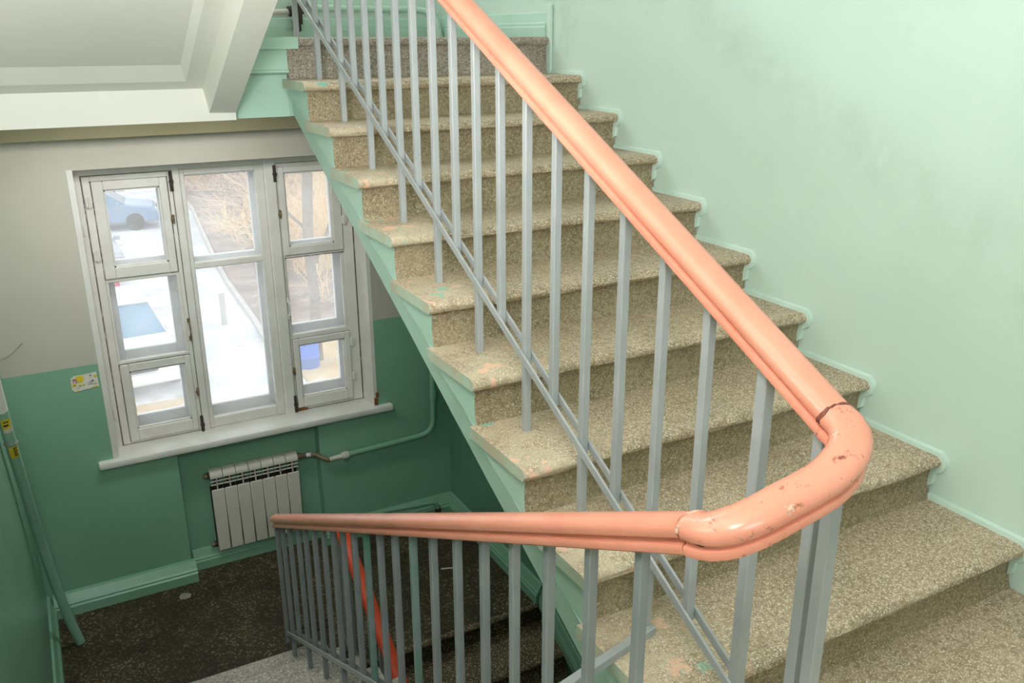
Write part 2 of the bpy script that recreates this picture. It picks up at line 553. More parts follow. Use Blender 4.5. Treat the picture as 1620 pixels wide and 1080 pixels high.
# ------------------------------------------------------------------ structure: lower floor
bm = BM()
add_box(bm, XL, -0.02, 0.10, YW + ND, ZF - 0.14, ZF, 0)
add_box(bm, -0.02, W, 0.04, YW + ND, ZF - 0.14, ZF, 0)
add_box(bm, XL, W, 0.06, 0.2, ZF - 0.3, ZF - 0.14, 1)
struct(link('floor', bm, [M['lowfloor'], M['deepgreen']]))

# a landing two floors down closes the dark well
bm = BM()
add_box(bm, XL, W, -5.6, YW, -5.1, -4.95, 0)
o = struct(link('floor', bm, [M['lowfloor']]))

# ------------------------------------------------------------------ stairs
NOSE = [(0.026, 0.0), (0.015, -0.0015), (0.006, -0.006), (0.001, -0.013), (0.0, -0.020), (0.003, -0.028), (0.010, -0.034), (0.024, -0.036)]


def step_mesh(ynose, ztop, x0, x1, mat_i, side=None, sgn=1, lip=0.02, rise=R, going=G, seed=0, dirn=1, riser=0, end=None):
    """one precast step: rounded tread with an overhang, coved riser under it; dirn=1 faces -y, -1 faces +y"""
    bm = BM()

    def jit(p, k):
        a = noise.noise(Vector((p.x * 6 + seed * 3.1, k * 0.7, seed))) * 0.0035
        b_ = noise.noise(Vector((p.x * 23 + seed, k * 1.3, seed * 2.0))) * 0.0018
        if k < 8:
            return p + Vector((0, (a + b_) * dirn, (a + b_) * (0.6 if k else 0.0)))
        return p
    prof = [(ynose + dirn * y, ztop + z) for y, z in NOSE] + [(ynose + dirn * (going + 0.030), ztop - 0.036), (ynose + dirn * (going + 0.030), ztop)]
    add_prism_x(bm, prof, x0, x1, 26, jit, mat_i, cap0=end if end is not None else side)
    # riser block
    h = rise
    rp = [(0.022, -0.034), (0.030, -0.044), (0.035, -0.070), (0.035, -0.105), (0.031, -h * 0.87), (0.024, -h), (0.05, -h), (going + 0.030, -0.050), (going + 0.030, -0.034)]
    prof = [(ynose + dirn * y, ztop + z) for y, z in rp]
    add_prism_x(bm, prof, x0 + lip, x1, 8, None, riser, cap0=side if side is not None else None)
    return bm


def nosing_y(n):
    return -n * G


# --- rising flight on the right
fl = thing('staircase', 'terrazzo staircase rising along the pale mint right wall, with green painted side', 'staircase', (0.65, -2.9, ZM))
for k in range(1, 10):
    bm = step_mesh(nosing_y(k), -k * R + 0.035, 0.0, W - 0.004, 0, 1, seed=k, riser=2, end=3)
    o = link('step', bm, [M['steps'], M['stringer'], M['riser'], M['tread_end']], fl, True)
    rebase(o, (0.65, nosing_y(k), -k * R + 0.035))
# painted string carrying the steps
bm = BM()
y0, y1 = -2.60, 0.05


def nose_line(y):
    return y * SL


sec = [(0.030, -0.145), (0.021, -0.150), (0.023, -0.168), (0.034, -0.176), (0.044, -0.292), (0.30, -0.30), (0.30, -0.150)]
N = 22
rings = []
for i in range(N + 1):
    y = y0 + (y1 - y0) * i / N
    wob = noise.noise(Vector((y * 5, 0, 3))) * 0.006
    rings.append([bm.verts.new((x, y, nose_line(y) + z + (wob if z < -0.1 else 0))) for x, z in sec])
for i in range(N):
    for k in range(7):
        bm.faces.new((rings[i][k], rings[i][(k + 1) % 7], rings[i + 1][(k + 1) % 7], rings[i + 1][k]))
bm.faces.new(rings[0])
bm.faces.new(rings[-1])
link('stringer', bm, [M['stringer']], fl)
# rest of the carrying slab
bm = BM()
prof = [(y0, nose_line(y0) - 0.17), (y1, nose_line(y1) - 0.17), (y1, nose_line(y1) - 0.27), (y0, nose_line(y0) - 0.27)]
add_prism_x(bm, prof, 0.28, W - 0.004, 1)
link('carrying_slab', bm, [M['stringer']], fl)

# thick paint edge along the wall, following the steps
bm = BM()


def edge_profile(n):
    yn, zt = nosing_y(n), -n * R + 0.035
    o = 0.014
    outer = [(yn + 0.035 - o * 0.7, zt - R + 0.035 + o), (yn + 0.032 - o * 0.9, zt - 0.062), (yn + 0.010 - o, zt - 0.040 - o * 0.5), (yn - o, zt - 0.022), (yn - o * 0.8, zt - 0.010 + o * 0.4), (yn + 0.010 - o * 0.2, zt + o), (yn + 0.06, zt + o), (yn + G + 0.035, zt + o)]
    inner = [(yn + 0.05, zt - R + 0.03), (yn + 0.05, zt - 0.062), (yn + 0.03, zt - 0.045), (yn + 0.03, zt - 0.028), (yn + 0.03, zt - 0.02), (yn + 0.035, zt - 0.015), (yn + 0.06, zt - 0.015), (yn + G + 0.035, zt - 0.015)]
    return outer, inner


for k in range(1, 10):
    outer, inner = edge_profile(k)
    th = 0.012
    a = [bm.verts.new((W - th - 0.004, y, z)) for y, z in inner]
    b_ = [bm.verts.new((W - th, y, z)) for y, z in outer]
    c = [bm.verts.new((W - 0.0005, y + (-0.004), z + 0.004)) for y, z in outer]
    for i in range(len(outer) - 1):
        bm.faces.new((a[i], a[i + 1], b_[i + 1], b_[i]))
        bm.faces.new((b_[i], b_[i + 1], c[i + 1], c[i]))
struct(link('trim_1', bm, [M['edge']], None, True))

# --- upper landing: terrazzo nosing, painted edge and beam
ul = thing('upper_landing', 'upper stair landing with grey terrazzo front edge and green and white painted beam', 'landing', (0, 0.7, -0.28))
bm = step_mesh(0.0, ZT + 0.012, 0.075, W - 0.004, 0, None, rise=0.167, going=0.2, seed=31, lip=-0.045)
o = link('nosing', bm, [M['topstep']], ul, True)
bm = BM()
add_prism_x(bm, [(0.004, ZT + 0.014), (0.004, ZT - 0.034), (0.03, ZT - 0.036), (0.03, ZT + 0.014)], -0.36, 0.074, 1)
add_prism_x(bm, [(0.028, ZT - 0.03), (0.022, -0.075), (0.012, -0.079), (0.012, -0.088), (0.05, -0.098), (0.05, -0.270), (0.25, -0.270), (0.25, ZT - 0.03)], -0.36, 0.028, 1)
add_prism_x(bm, [(0.06, -0.1), (0.06, -0.270), (0.25, -0.270), (0.25, -0.1)], 0.028, W - 0.003, 1)
link('green_beam_face', bm, [M['stringer']], ul)['label'] = 'green painted beam end beside the steps'
bm = BM()
add_box(bm, XL + 0.003, -0.213, -0.012, 0.25, -0.270, -0.12, 0)
link('white_beam_face', bm, [M['white']], ul)['label'] = 'whitewashed beam under the upper flight'
bm = BM()
add_box(bm, XL + 0.003, W - 0.003, 0.06, YW - 0.003, -0.09, ZT, 0)
link('slab', bm, [M['topstep']], ul)
bm = BM()
add_box(bm, XL + 0.003, W - 0.003, 1.16, YW - 0.003, -0.430, -0.09, 0)
link('rear_rib', bm, [M['olive']], ul)['label'] = 'dull olive rib along the window wall'

# --- middle landing under the viewer
ml = thing('middle_landing', 'terrazzo landing at the foot of the rising steps, nearest the viewer', 'landing', (0, -4.2, ZM - 0.15))
bm = BM()
add_box(bm, XL, W - 0.004, -5.6, -10 * G + 0.02, ZM - 0.15, ZM, 0)
add_box(bm, 0.02, W - 0.004, -10 * G + 0.02, -2.602, ZM - 0.15, ZM, 0)
link('slab', bm, [M['steps']], ml)

# --- lower left flight, down to the window landing
RB = (ZM - ZF) / 11
XB = 0.0
fb = thing('staircase', 'light grey terrazzo steps descending on the left to the window landing', 'staircase', (-0.65, 0.1, ZF))
for k in range(1, 11):
    yn = 0.135 - G * (k - 1)
    bm = step_mesh(yn, ZF + RB * k, XL + 0.004, XB - 0.004, 0, None, rise=RB, seed=40 + k, dirn=-1, lip=0.0)
    o = link('step', bm, [M['greysteps']], fb, True)
    rebase(o, (-0.65, yn, ZF + RB * k))
bm = BM()
prof = [(0.10, ZF - 0.02), (-2.92, ZF + RB * 10.3), (-2.92, ZF + RB * 10.3 - 0.25), (-0.2, ZF - 0.14), (0.1, ZF - 0.14)]
add_prism_x(bm, prof, XL + 0.004, XB - 0.03, 1)
link('stringer', bm, [M['stringer']], fb)

# --- lower right flight, down into the dark
fd = thing('staircase', 'dark terrazzo steps descending under the rising flight on the right', 'staircase', (0.68, -1.2, -4.9))
XD = 0.05
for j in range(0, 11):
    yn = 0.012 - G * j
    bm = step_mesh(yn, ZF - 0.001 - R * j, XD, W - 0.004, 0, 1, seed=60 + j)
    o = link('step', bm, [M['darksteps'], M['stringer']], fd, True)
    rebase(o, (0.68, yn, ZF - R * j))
bm = BM()
prof = [(0.02, ZF - 0.20), (-3.2, ZF - 0.20 - 3.22 * SL), (-3.2, ZF - 0.33 - 3.22 * SL), (0.02, ZF - 0.33)]
add_prism_x(bm, prof, XD + 0.03, W - 0.004, 1)
link('stringer', bm, [M['stringer']], fd)

# --- flight above: its whitewashed underside
bm = BM()
fc = thing('upper_flight', 'whitewashed underside of the flight above with a recessed panel and side rib', 'staircase', (-0.75, 0.0, -0.25))
CX0, CX1 = XL + 0.003, -0.213
LEN = 3.3


def cp(x, y, h):
    """point on the sloping soffit, h measured straight down from it"""
    return Vector((x, y, -0.148 - y * 0.508 - h))


o4 = [(CX0, 0.0), (-0.318, 0.0), (-0.318, -LEN), (CX0, -LEN)]
i1 = [(-1.15, -0.075), (-0.405, -0.075), (-0.405, -LEN + 0.1), (-1.15, -LEN + 0.1)]
i2 = [(-1.10, -0.145), (-0.430, -0.145), (-0.430, -LEN + 0.16), (-1.10, -LEN + 0.16)]
vo = [bm.verts.new(cp(x, y, 0)) for x, y in o4]
v1 = [bm.verts.new(cp(x, y, 0)) for x, y in i1]
v2 = [bm.verts.new(cp(x, y, -0.028)) for x, y in i2]
vt = [bm.verts.new(cp(x, y, -0.14)) for x, y in o4]
for k in range(4):
    j = (k + 1) % 4
    bm.faces.new((vo[k], vo[j], v1[j], v1[k]))
    bm.faces.new((v1[k], v1[j], v2[j], v2[k]))
    bm.faces.new((vo[k], vt[k], vt[j], vo[j]))
bm.faces.new(v2)
bm.faces.new(list(reversed(vt)))
link('soffit_panel', bm, [M['white']], fc)
bm = BM()
sec = [(-0.334, 0.0), (-0.318, 0.096), (-0.213, 0.100), (-0.213, -0.14), (-0.334, -0.14)]
r0 = [bm.verts.new(cp(x, 0.02, h)) for x, h in sec]
r1 = [bm.verts.new(cp(x, -LEN, h)) for x, h in sec]
for k in range(5):
    bm.faces.new((r0[k], r0[(k + 1) % 5], r1[(k + 1) % 5], r1[k]))
bm.faces.new(r0)
bm.faces.new(list(reversed(r1)))
link('side_rib', bm, [M['white']], fc)

# ------------------------------------------------------------------ window
FY = 1.485                    # plane of the inner sashes


def wood_frame(bm, x0, x1, z0, z1, l_, r_, b_, t_, y0, y1, bev=0.004):
    """four mitred-looking timber members round an opening"""
    add_box(bm, x0, x0 + l_, y0, y1, z0, z1, 0, bev)
    add_box(bm, x1 - r_, x1, y0, y1, z0, z1, 0, bev)
    add_box(bm, x0 + l_, x1 - r_, y0 + 0.001, y1 - 0.001, z0, z0 + b_, 0, bev)
    add_box(bm, x0 + l_, x1 - r_, y0 + 0.001, y1 - 0.001, z1 - t_, z1, 0, bev)


win = bpy.data.objects.new('window_1', None)
COL.objects.link(win)
win.location = (0, FY, WZ0)
win['kind'] = 'structure'
win['label'] = 'old white three-light double window over the radiator'

# fixed frame: jambs, mullions, head and foot (inner and outer set)
bm = BM()
add_box(bm, -0.83, -0.762, FY - 0.012, FY + 0.21, WZ0 - 0.03, -0.60, 0, 0.004)
add_box(bm, 0.757, 0.83, FY - 0.012, FY + 0.21, WZ0 - 0.03, -0.60, 0, 0.004)
add_box(bm, -0.292, -0.250, FY - 0.012, FY + 0.075, WZ0, -0.60, 0, 0.005)
add_box(bm, 0.224, 0.294, FY - 0.016, FY + 0.075, WZ0, -0.60, 0, 0.008)
add_box(bm, -0.829, 0.829, FY - 0.010, FY + 0.208, -0.655, -0.582, 0, 0.004)
add_box(bm, -0.83, 0.83, FY + 0.005, FY + 0.21, WZ0 - 0.05, WZ0 + 0.01, 0, 0.003)
add_box(bm, -0.292, -0.250, FY + 0.135, FY + 0.20, WZ0, -0.60, 0, 0.005)
add_box(bm, 0.224, 0.294, FY + 0.135, FY + 0.20, WZ0, -0.60, 0, 0.005)
link('window_frame', bm, [M['frame']], win)
# dark strips painting in the shadow of gaps between sashes and frame
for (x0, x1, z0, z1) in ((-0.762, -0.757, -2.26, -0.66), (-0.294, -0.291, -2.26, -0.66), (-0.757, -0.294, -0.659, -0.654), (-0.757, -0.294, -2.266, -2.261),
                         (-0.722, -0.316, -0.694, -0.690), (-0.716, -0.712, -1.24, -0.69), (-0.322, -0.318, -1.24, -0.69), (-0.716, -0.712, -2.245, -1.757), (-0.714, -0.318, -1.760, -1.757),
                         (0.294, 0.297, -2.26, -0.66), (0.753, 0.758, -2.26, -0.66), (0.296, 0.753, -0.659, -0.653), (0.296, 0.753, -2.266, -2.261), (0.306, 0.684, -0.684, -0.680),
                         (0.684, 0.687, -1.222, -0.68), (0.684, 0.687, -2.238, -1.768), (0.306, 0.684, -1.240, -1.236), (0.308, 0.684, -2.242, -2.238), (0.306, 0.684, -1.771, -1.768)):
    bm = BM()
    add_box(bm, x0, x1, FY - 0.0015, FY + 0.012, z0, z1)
    link('gap_shadow_strip', bm, [M['gap_shadow']], win)
# splayed plaster reveals
bm = BM()
quadp = [(0.786, YW - 0.001), (0.757, FY), (0.83, FY), (0.83, YW - 0.001)]
vs0 = [bm.verts.new((x, y, WZ0)) for x, y in [(0.772, YW - 0.002), (0.757, FY - 0.01), (0.80, FY - 0.01), (0.796, YW - 0.002)]]
vs1 = [bm.verts.new((v.co.x, v.co.y, -0.60)) for v in vs0]
for k in range(4):
    bm.faces.new((vs0[k], vs0[(k + 1) % 4], vs1[(k + 1) % 4], vs1[k]))
bm.faces.new(vs0)
bm.faces.new(vs1)
add_box(bm, -0.83, -0.798, YW - 0.003, FY - 0.01, WZ0, -0.60, 0, 0.002)
link('reveal', bm, [M['frame']], win)


def pane(parent, x0, x1, z0, z1, y):
    bm = BM()
    add_box(bm, x0, x1, y - 0.0015, y + 0.0015, z0, z1)
    return link('pane', bm, [M['glass']], parent)


def sash(name, x0, x1, z0, z1, gl_, y, th=0.045, proud=0.0, label=None):
    """one glazed sash; gl_ = glass opening (x0,x1,z0,z1)"""
    bm = BM()
    gx0, gx1, gz0, gz1 = gl_
    wood_frame(bm, x0, x1, z0, z1, gx0 - x0, x1 - gx1, gz0 - z0, z1 - gz1, y - proud, y + th)
    # glazing bead
    for (a, b2, c, d) in ((gx0, gx0 + 0.008, gz0, gz1), (gx1 - 0.008, gx1, gz0, gz1), (gx0, gx1, gz0, gz0 + 0.008), (gx0, gx1, gz1 - 0.008, gz1)):
        add_box(bm, a, b2, y + 0.008, y + 0.026, c, d)
    o = link(name, bm, [M['frame']], win)
    if label:
        o['label'] = label
    pane(o, gx0 - 0.003, gx1 + 0.003, gz0 - 0.003, gz1 + 0.003, y + 0.028)
    return o


# inner set
# left casement: stiles and rails round three lights
bm = BM()
add_box(bm, -0.757, -0.714, FY, FY + 0.045, -2.262, -0.66, 0, 0.004)
add_box(bm, -0.318, -0.294, FY, FY + 0.045, -2.262, -0.66, 0, 0.004)
add_box(bm, -0.714, -0.318, FY + 0.001, FY + 0.044, -0.69, -0.66, 0, 0.003)
add_box(bm, -0.714, -0.318, FY + 0.001, FY + 0.044, -2.262, -2.245, 0, 0.003)
add_box(bm, -0.714, -0.318, FY + 0.004, FY + 0.044, -1.757, -1.738, 0, 0.003)
add_box(bm, -0.714, -0.318, FY + 0.004, FY + 0.044, -1.262, -1.240, 0, 0.003)
add_box(bm, -0.714, -0.700, FY + 0.006, FY + 0.03, -1.74, -1.26, 0, 0.002)
add_box(bm, -0.335, -0.318, FY + 0.006, FY + 0.03, -1.74, -1.26, 0, 0.002)
cl = link('casement_sash', bm, [M['frame']], win)
pane(cl, -0.705, -0.33, -1.742, -1.255, FY + 0.028)
sash('vent_sash', -0.712, -0.322, -1.240, -0.690, (-0.655, -0.365, -1.176, -0.740), FY - 0.004, 0.045, 0.004)
sash('vent_sash', -0.712, -0.318, -2.245, -1.757, (-0.664, -0.352, -2.174, -1.806), FY - 0.004, 0.045, 0.004)
# fixed centre light with a transom
bm = BM()
wood_frame(bm, -0.250, 0.224, -2.262, -0.655, 0.026, 0.050, 0.065, 0.035, FY + 0.002, FY + 0.05)
add_box(bm, -0.224, 0.174, FY + 0.002, FY + 0.05, -1.240, -1.203, 0, 0.004)
cc = link('centre_sash', bm, [M['frame']], win)
pane(cc, -0.228, 0.178, -1.205, -0.69, FY + 0.030)
pane(cc, -0.228, 0.178, -2.20, -1.238, FY + 0.030)
# right casement
bm = BM()
add_box(bm, 0.296, 0.306, FY, FY + 0.045, -2.262, -0.655, 0, 0.002)
add_box(bm, 0.684, 0.753, FY, FY + 0.045, -2.262, -0.655, 0, 0.004)
add_box(bm, 0.306, 0.684, FY + 0.001, FY + 0.044, -0.69, -0.655, 0, 0.003)
add_box(bm, 0.306, 0.684, FY + 0.001, FY + 0.044, -2.262, -2.238, 0, 0.003)
add_box(bm, 0.306, 0.684, FY + 0.004, FY + 0.044, -1.770, -1.738, 0, 0.003)
add_box(bm, 0.306, 0.684, FY + 0.004, FY + 0.044, -1.240, -1.222, 0, 0.003)
add_box(bm, 0.306, 0.316, FY + 0.006, FY + 0.03, -1.74, -1.24, 0, 0.002)
add_box(bm, 0.664, 0.684, FY + 0.006, FY + 0.03, -1.74, -1.24, 0, 0.002)
cr = link('casement_sash', bm, [M['frame']], win)
pane(cr, 0.312, 0.668, -1.742, -1.236, FY + 0.028)
sash('vent_sash', 0.306, 0.684, -1.222, -0.680, (0.342, 0.625, -1.170, -0.716), FY - 0.004, 0.045, 0.004)
sash('vent_sash', 0.308, 0.684, -2.238, -1.768, (0.345, 0.648, -2.170, -1.812), FY - 0.008, 0.045, 0.006)
# outer set, 13 cm behind
OY = FY + 0.145
for (x0, x1, gx0, gx1) in ((-0.757, -0.294, -0.66, -0.365), (-0.250, 0.224, -0.215, 0.165), (0.296, 0.753, 0.350, 0.655)):
    bm = BM()
    if x0 == -0.250:
        lights = [(-1.20, -0.715), (-2.17, -1.26)]
    else:
        lights = [(-1.17, -0.74), (-1.72, -1.27), (-2.15, -1.82)]
    add_box(bm, x0, gx0, OY, OY + 0.045, -2.262, -0.655, 0, 0.004)
    add_box(bm, gx1, x1, OY, OY + 0.045, -2.262, -0.655, 0, 0.004)
    tops = -0.655
    for (z0, z1) in lights:
        add_box(bm, gx0, gx1, OY + 0.001, OY + 0.044, z1, tops, 0, 0.003)
        tops = z0
    add_box(bm, gx0, gx1, OY + 0.001, OY + 0.044, -2.262, tops, 0, 0.003)
    o = link('outer_sash', bm, [M['outerframe']], win)
    for (z0, z1) in lights:
        pane(o, gx0 - 0.003, gx1 + 0.003, z0 - 0.003, z1 + 0.003, OY + 0.02)
# sill board
bm = BM()
add_box(bm, -0.912, 0.892, 1.283, FY + 0.02, -2.306, -2.262, 0, 0.010, 2)
link('sill_board', bm, [M['sill']], win, True)
bm = BM()
add_box(bm, 0.775, 0.800, 1.318, 1.328, -2.262, -2.205, 0, 0.004)
add_box(bm, 0.785, 0.808, 1.319, 1.328, -2.205, -2.17, 0, 0.004)
link('broken_plaster', bm, [M['rust']], win)['label'] = 'bare chipped plaster corner'
bm = BM()
add_box(bm, 0.300, 0.350, FY - 0.010, FY + 0.002, -2.262, -2.232, 0, 0.006)
add_box(bm, 0.322, 0.372, FY - 0.009, FY + 0.002, -2.262, -2.248, 0, 0.005)
link('rotten_corner', bm, [M['rust']], win)['label'] = 'brown rotten sash corner'


def bolt(x, z, h, mat='dark'):
    bm = BM()
    add_box(bm, x - 0.009, x + 0.009, FY - 0.020, FY - 0.010, z - h / 2, z + h / 2, 0, 0.002)
    add_tube(bm, [(x, FY - 0.026, z - h * 0.45), (x, FY - 0.026, z + h * 0.5)], 0.005, 8)
    add_box(bm, x - 0.012, x + 0.012, FY - 0.030, FY - 0.012, z - h * 0.1, z + h * 0.05, 0, 0.002)
    link('bolt', bm, [M[mat]], win)


bolt(-0.300, -0.715, 0.11)
bolt(-0.298, -2.215, 0.11)
bolt(0.285, -0.715, 0.10)
bolt(0.290, -2.205, 0.12)


def hinge(x, z):
    bm = BM()
    add_tube(bm, [(x, FY - 0.014, z - 0.03), (x, FY - 0.014, z + 0.03)], 0.006, 8)
    add_box(bm, x - 0.016, x + 0.016, FY - 0.014, FY - 0.008, z - 0.026, z + 0.026, 0, 0.001)
    link('hinge', bm, [M['frame']], win)


for x, z in ((-0.735, -0.80), (-0.735, -1.10), (-0.780, -0.95), (-0.780, -2.05), (0.694, -1.03), (0.694, -1.84), (0.694, -2.08)):
    hinge(x, z)


def latch(x, z):
    bm = BM()
    add_box(bm, x - 0.007, x + 0.007, FY - 0.016, FY - 0.004, z - 0.025, z + 0.025, 0, 0.002)
    add_box(bm, x - 0.014, x + 0.004, FY - 0.024, FY - 0.014, z - 0.006, z + 0.010, 0, 0.002)
    link('latch', bm, [M['brass']], win)


latch(-0.312, -0.93)
latch(-0.300, -2.00)
latch(0.300, -0.96)
latch(0.302, -1.98)


def pull(x, z, mat):
    bm = BM()
    add_tube(bm, rounded([(x, FY - 0.006, z - 0.05), (x, FY - 0.036, z - 0.04), (x, FY - 0.036, z + 0.04), (x, FY - 0.006, z + 0.05)], 0.02, 4), 0.005, 8)
    add_box(bm, x - 0.008, x + 0.008, FY - 0.008, FY - 0.002, z - 0.07, z - 0.04, 0, 0.002)
    add_box(bm, x - 0.008, x + 0.008, FY - 0.008, FY - 0.002, z + 0.04, z + 0.07, 0, 0.002)
    link('pull_handle', bm, [M[mat]], win)


pull(-0.301, -1.60, 'brass')
pull(0.302, -1.56, 'frame')

# upper window over the upper landing (out of frame): plain frame with panes
win2 = bpy.data.objects.new('window_2', None)
COL.objects.link(win2)
win2.location = (0, 1.5, 0.9)
win2['kind'] = 'structure'
bm = BM()
wood_frame(bm, -0.8, 0.8, 0.9, 2.5, 0.07, 0.07, 0.07, 0.07, 1.5, 1.56)
add_box(bm, -0.29, -0.24, 1.5, 1.56, 0.97, 2.43, 0, 0.004)
add_box(bm, 0.24, 0.29, 1.5, 1.56, 0.97, 2.43, 0, 0.004)
link('window_frame', bm, [M['frame']], win2)
for a, b_ in ((-0.73, -0.29), (-0.24, 0.24), (0.29, 0.73)):
    pane(win2, a, b_, 0.97, 2.43, 1.53)

# ------------------------------------------------------------------ baseboards
BB = [(0.0, 0.0), (0.075, 0.0), (0.072, 0.055), (0.062, 0.062), (0.062, 0.072), (0.050, 0.080), (0.022, 0.120), (0.0, 0.125)]


def baseboard(name, x0, x1, ywall, depth=1.0, mat='green'):
    bm = BM()
    prof = [(ywall - d * depth, ZF + z) for d, z in BB]
    add_prism_x(bm, prof, x0, x1, 1)
    return struct(link(name, bm, [M[mat]]))


baseboard('baseboard_front', XL + 0.03, NX0 + 0.02, YW)
baseboard('baseboard_niche', NX0 + 0.02, NX1, YW + ND, 0.7)
baseboard('baseboard_front', NX1 - 0.02, W, YW)
bm = BM()
for y in (0.0,):
    prof = [(XL + d * 0.55, ZF + z) for d, z in BB]
    r0 = [bm.verts.new((x, 0.15, z)) for x, z in prof]
    r1 = [bm.verts.new((x, YW, z)) for x, z in prof]
    for k in range(len(prof)):
        j = (k + 1) % len(prof)
        bm.faces.new((r0[k], r0[j], r1[j], r1[k]))
    bm.faces.new(r0)
    bm.faces.new(list(reversed(r1)))
struct(link('baseboard_left', bm, [M['green']]))
bm = BM()
prof = [(W - d * 0.7, ZF + z) for d, z in BB]
r0 = [bm.verts.new((x, 0.02, z)) for x, z in prof]
r1 = [bm.verts.new((x, YW, z)) for x, z in prof]
for k in range(len(prof)):
    j = (k + 1) % len(prof)
    bm.faces.new((r0[k], r0[j], r1[j], r1[k]))
bm.faces.new(r0)
bm.faces.new(list(reversed(r1)))
# raking skirting beside the lower flight
pr2 = [(W - d * 0.45, z - 0.02) for d, z in BB]
r0 = [bm.verts.new((x, 0.03, ZF + z)) for x, z in pr2]
r1 = [bm.verts.new((x, -2.6, ZF + z - 2.63 * SL)) for x, z in pr2]
for k in range(len(prof)):
    j = (k + 1) % len(prof)
    bm.faces.new((r0[k], r0[j], r1[j], r1[k]))
bm.faces.new(r0)
bm.faces.new(list(reversed(r1)))
struct(link('baseboard_right', bm, [M['green']]))
# upper landing skirting
bm = BM()
add_prism_x(bm, [(YW - d * 0.5, ZT + z * 0.9) for d, z in BB], XL, W, 1)
prof = [(W - d * 0.35, ZT + z) for d, z in BB]
r0 = [bm.verts.new((x, 0.03, z)) for x, z in prof]
r1 = [bm.verts.new((x, YW, z)) for x, z in prof]
for k in range(len(prof)):
    j = (k + 1) % len(prof)
    bm.faces.new((r0[k], r0[j], r1[j], r1[k]))
bm.faces.new(r0)
bm.faces.new(list(reversed(r1)))
struct(link('baseboard_upper', bm, [M['stringer']]))
bm = BM()
add_box(bm, W - 0.016, W - 0.001, -0.012, 0.035, -0.12, 0.20, 0, 0.006, 2)
struct(link('trim_2', bm, [M['edge']], None, True))

# ------------------------------------------------------------------ railing of the two visible flights
XA = 0.132
XBR = -0.175
HR = [(-0.022, 0.0), (-0.029, 0.004), (-0.031, 0.011), (-0.029, 0.018), (-0.022, 0.021), (-0.022, 0.026), (-0.032, 0.031), (-0.035, 0.040), (-0.032, 0.051), (-0.022, 0.060), (-0.008, 0.064),
      (0.008, 0.064), (0.022, 0.060), (0.032, 0.051), (0.035, 0.040), (0.032, 0.031), (0.022, 0.026), (0.022, 0.021), (0.029, 0.018), (0.031, 0.011), (0.029, 0.004), (0.022, 0.0)]


def a_under(y):
    return 0.808 + (SL - 0.024) * y


def b_under(y):
    return -2.209 - SL * y


rail = thing('stair_railing', 'coral handrail with grey balusters turning from the rising flight to the lower left flight', 'railing', (0.0, -2.6, ZM))
YA, YBJ = -2.878, -2.915
bm = BM()
pa = [Vector((XA, y, a_under(y))) for y in (0.45, -0.4, -1.2, -2.0, -2.5, YA)]
add_sweep(bm, pa, HR)
link('handrail', bm, [M['coral']], rail, True)
bm = BM()
pb = [Vector((XBR, y, b_under(y))) for y in (YBJ, -2.4, -1.8, -1.2, -0.6, 0.0, 0.16)]
add_sweep(bm, pb, HR)
link('handrail', bm, [M['coral']], rail, True)
# turned piece joining them
mid = Vector(((XA + XBR) / 2, -2.85, 0))
za, zb = a_under(YA), b_under(YBJ)
path = []
rad = (XA - XBR) / 2
for k in range(19):
    t = k / 18
    a = math.pi * t
    ce = 0.72
    cx, sx = math.cos(a), math.sin(a)
    ex = math.copysign(abs(cx) ** ce, cx)
    ey = abs(sx) ** ce
    path.append(Vector((mid.x + rad * ex, (YA + (YBJ - YA) * t) - rad * 0.53 * ey, za + (zb - za) * t)))
bm = BM()
HB = [(a * 1.04, b_ * 1.04 - 0.001) for a, b_ in HR]
add_sweep(bm, path, HB)
link('handrail_bend', bm, [M['coral_worn']], rail, True)['label'] = 'chipped coral turn of the handrail'
JS = [(a * 1.065, b_ * 1.05 - 0.0015) for a, b_ in HR]
for nm, lab, c0, mt in (('joint_crack', 'dark cracked paint at the joint', path[0], 'chipdark'), ('joint_filler', 'pale chipped filler at the joint', path[-1], 'chippale')):
    dv = (path[1] - path[0]).normalized() if nm == 'joint_crack' else (path[-1] - path[-2]).normalized()
    bm = BM()
    add_sweep(bm, [c0 - dv * 0.004, c0 - dv * 0.001, c0 + dv * 0.004], JS[7:16])
    for v in bm.verts:
        v.co += dv * noise.noise(v.co * 60) * 0.007
    link(nm, bm, [M[mt]], rail)['label'] = lab
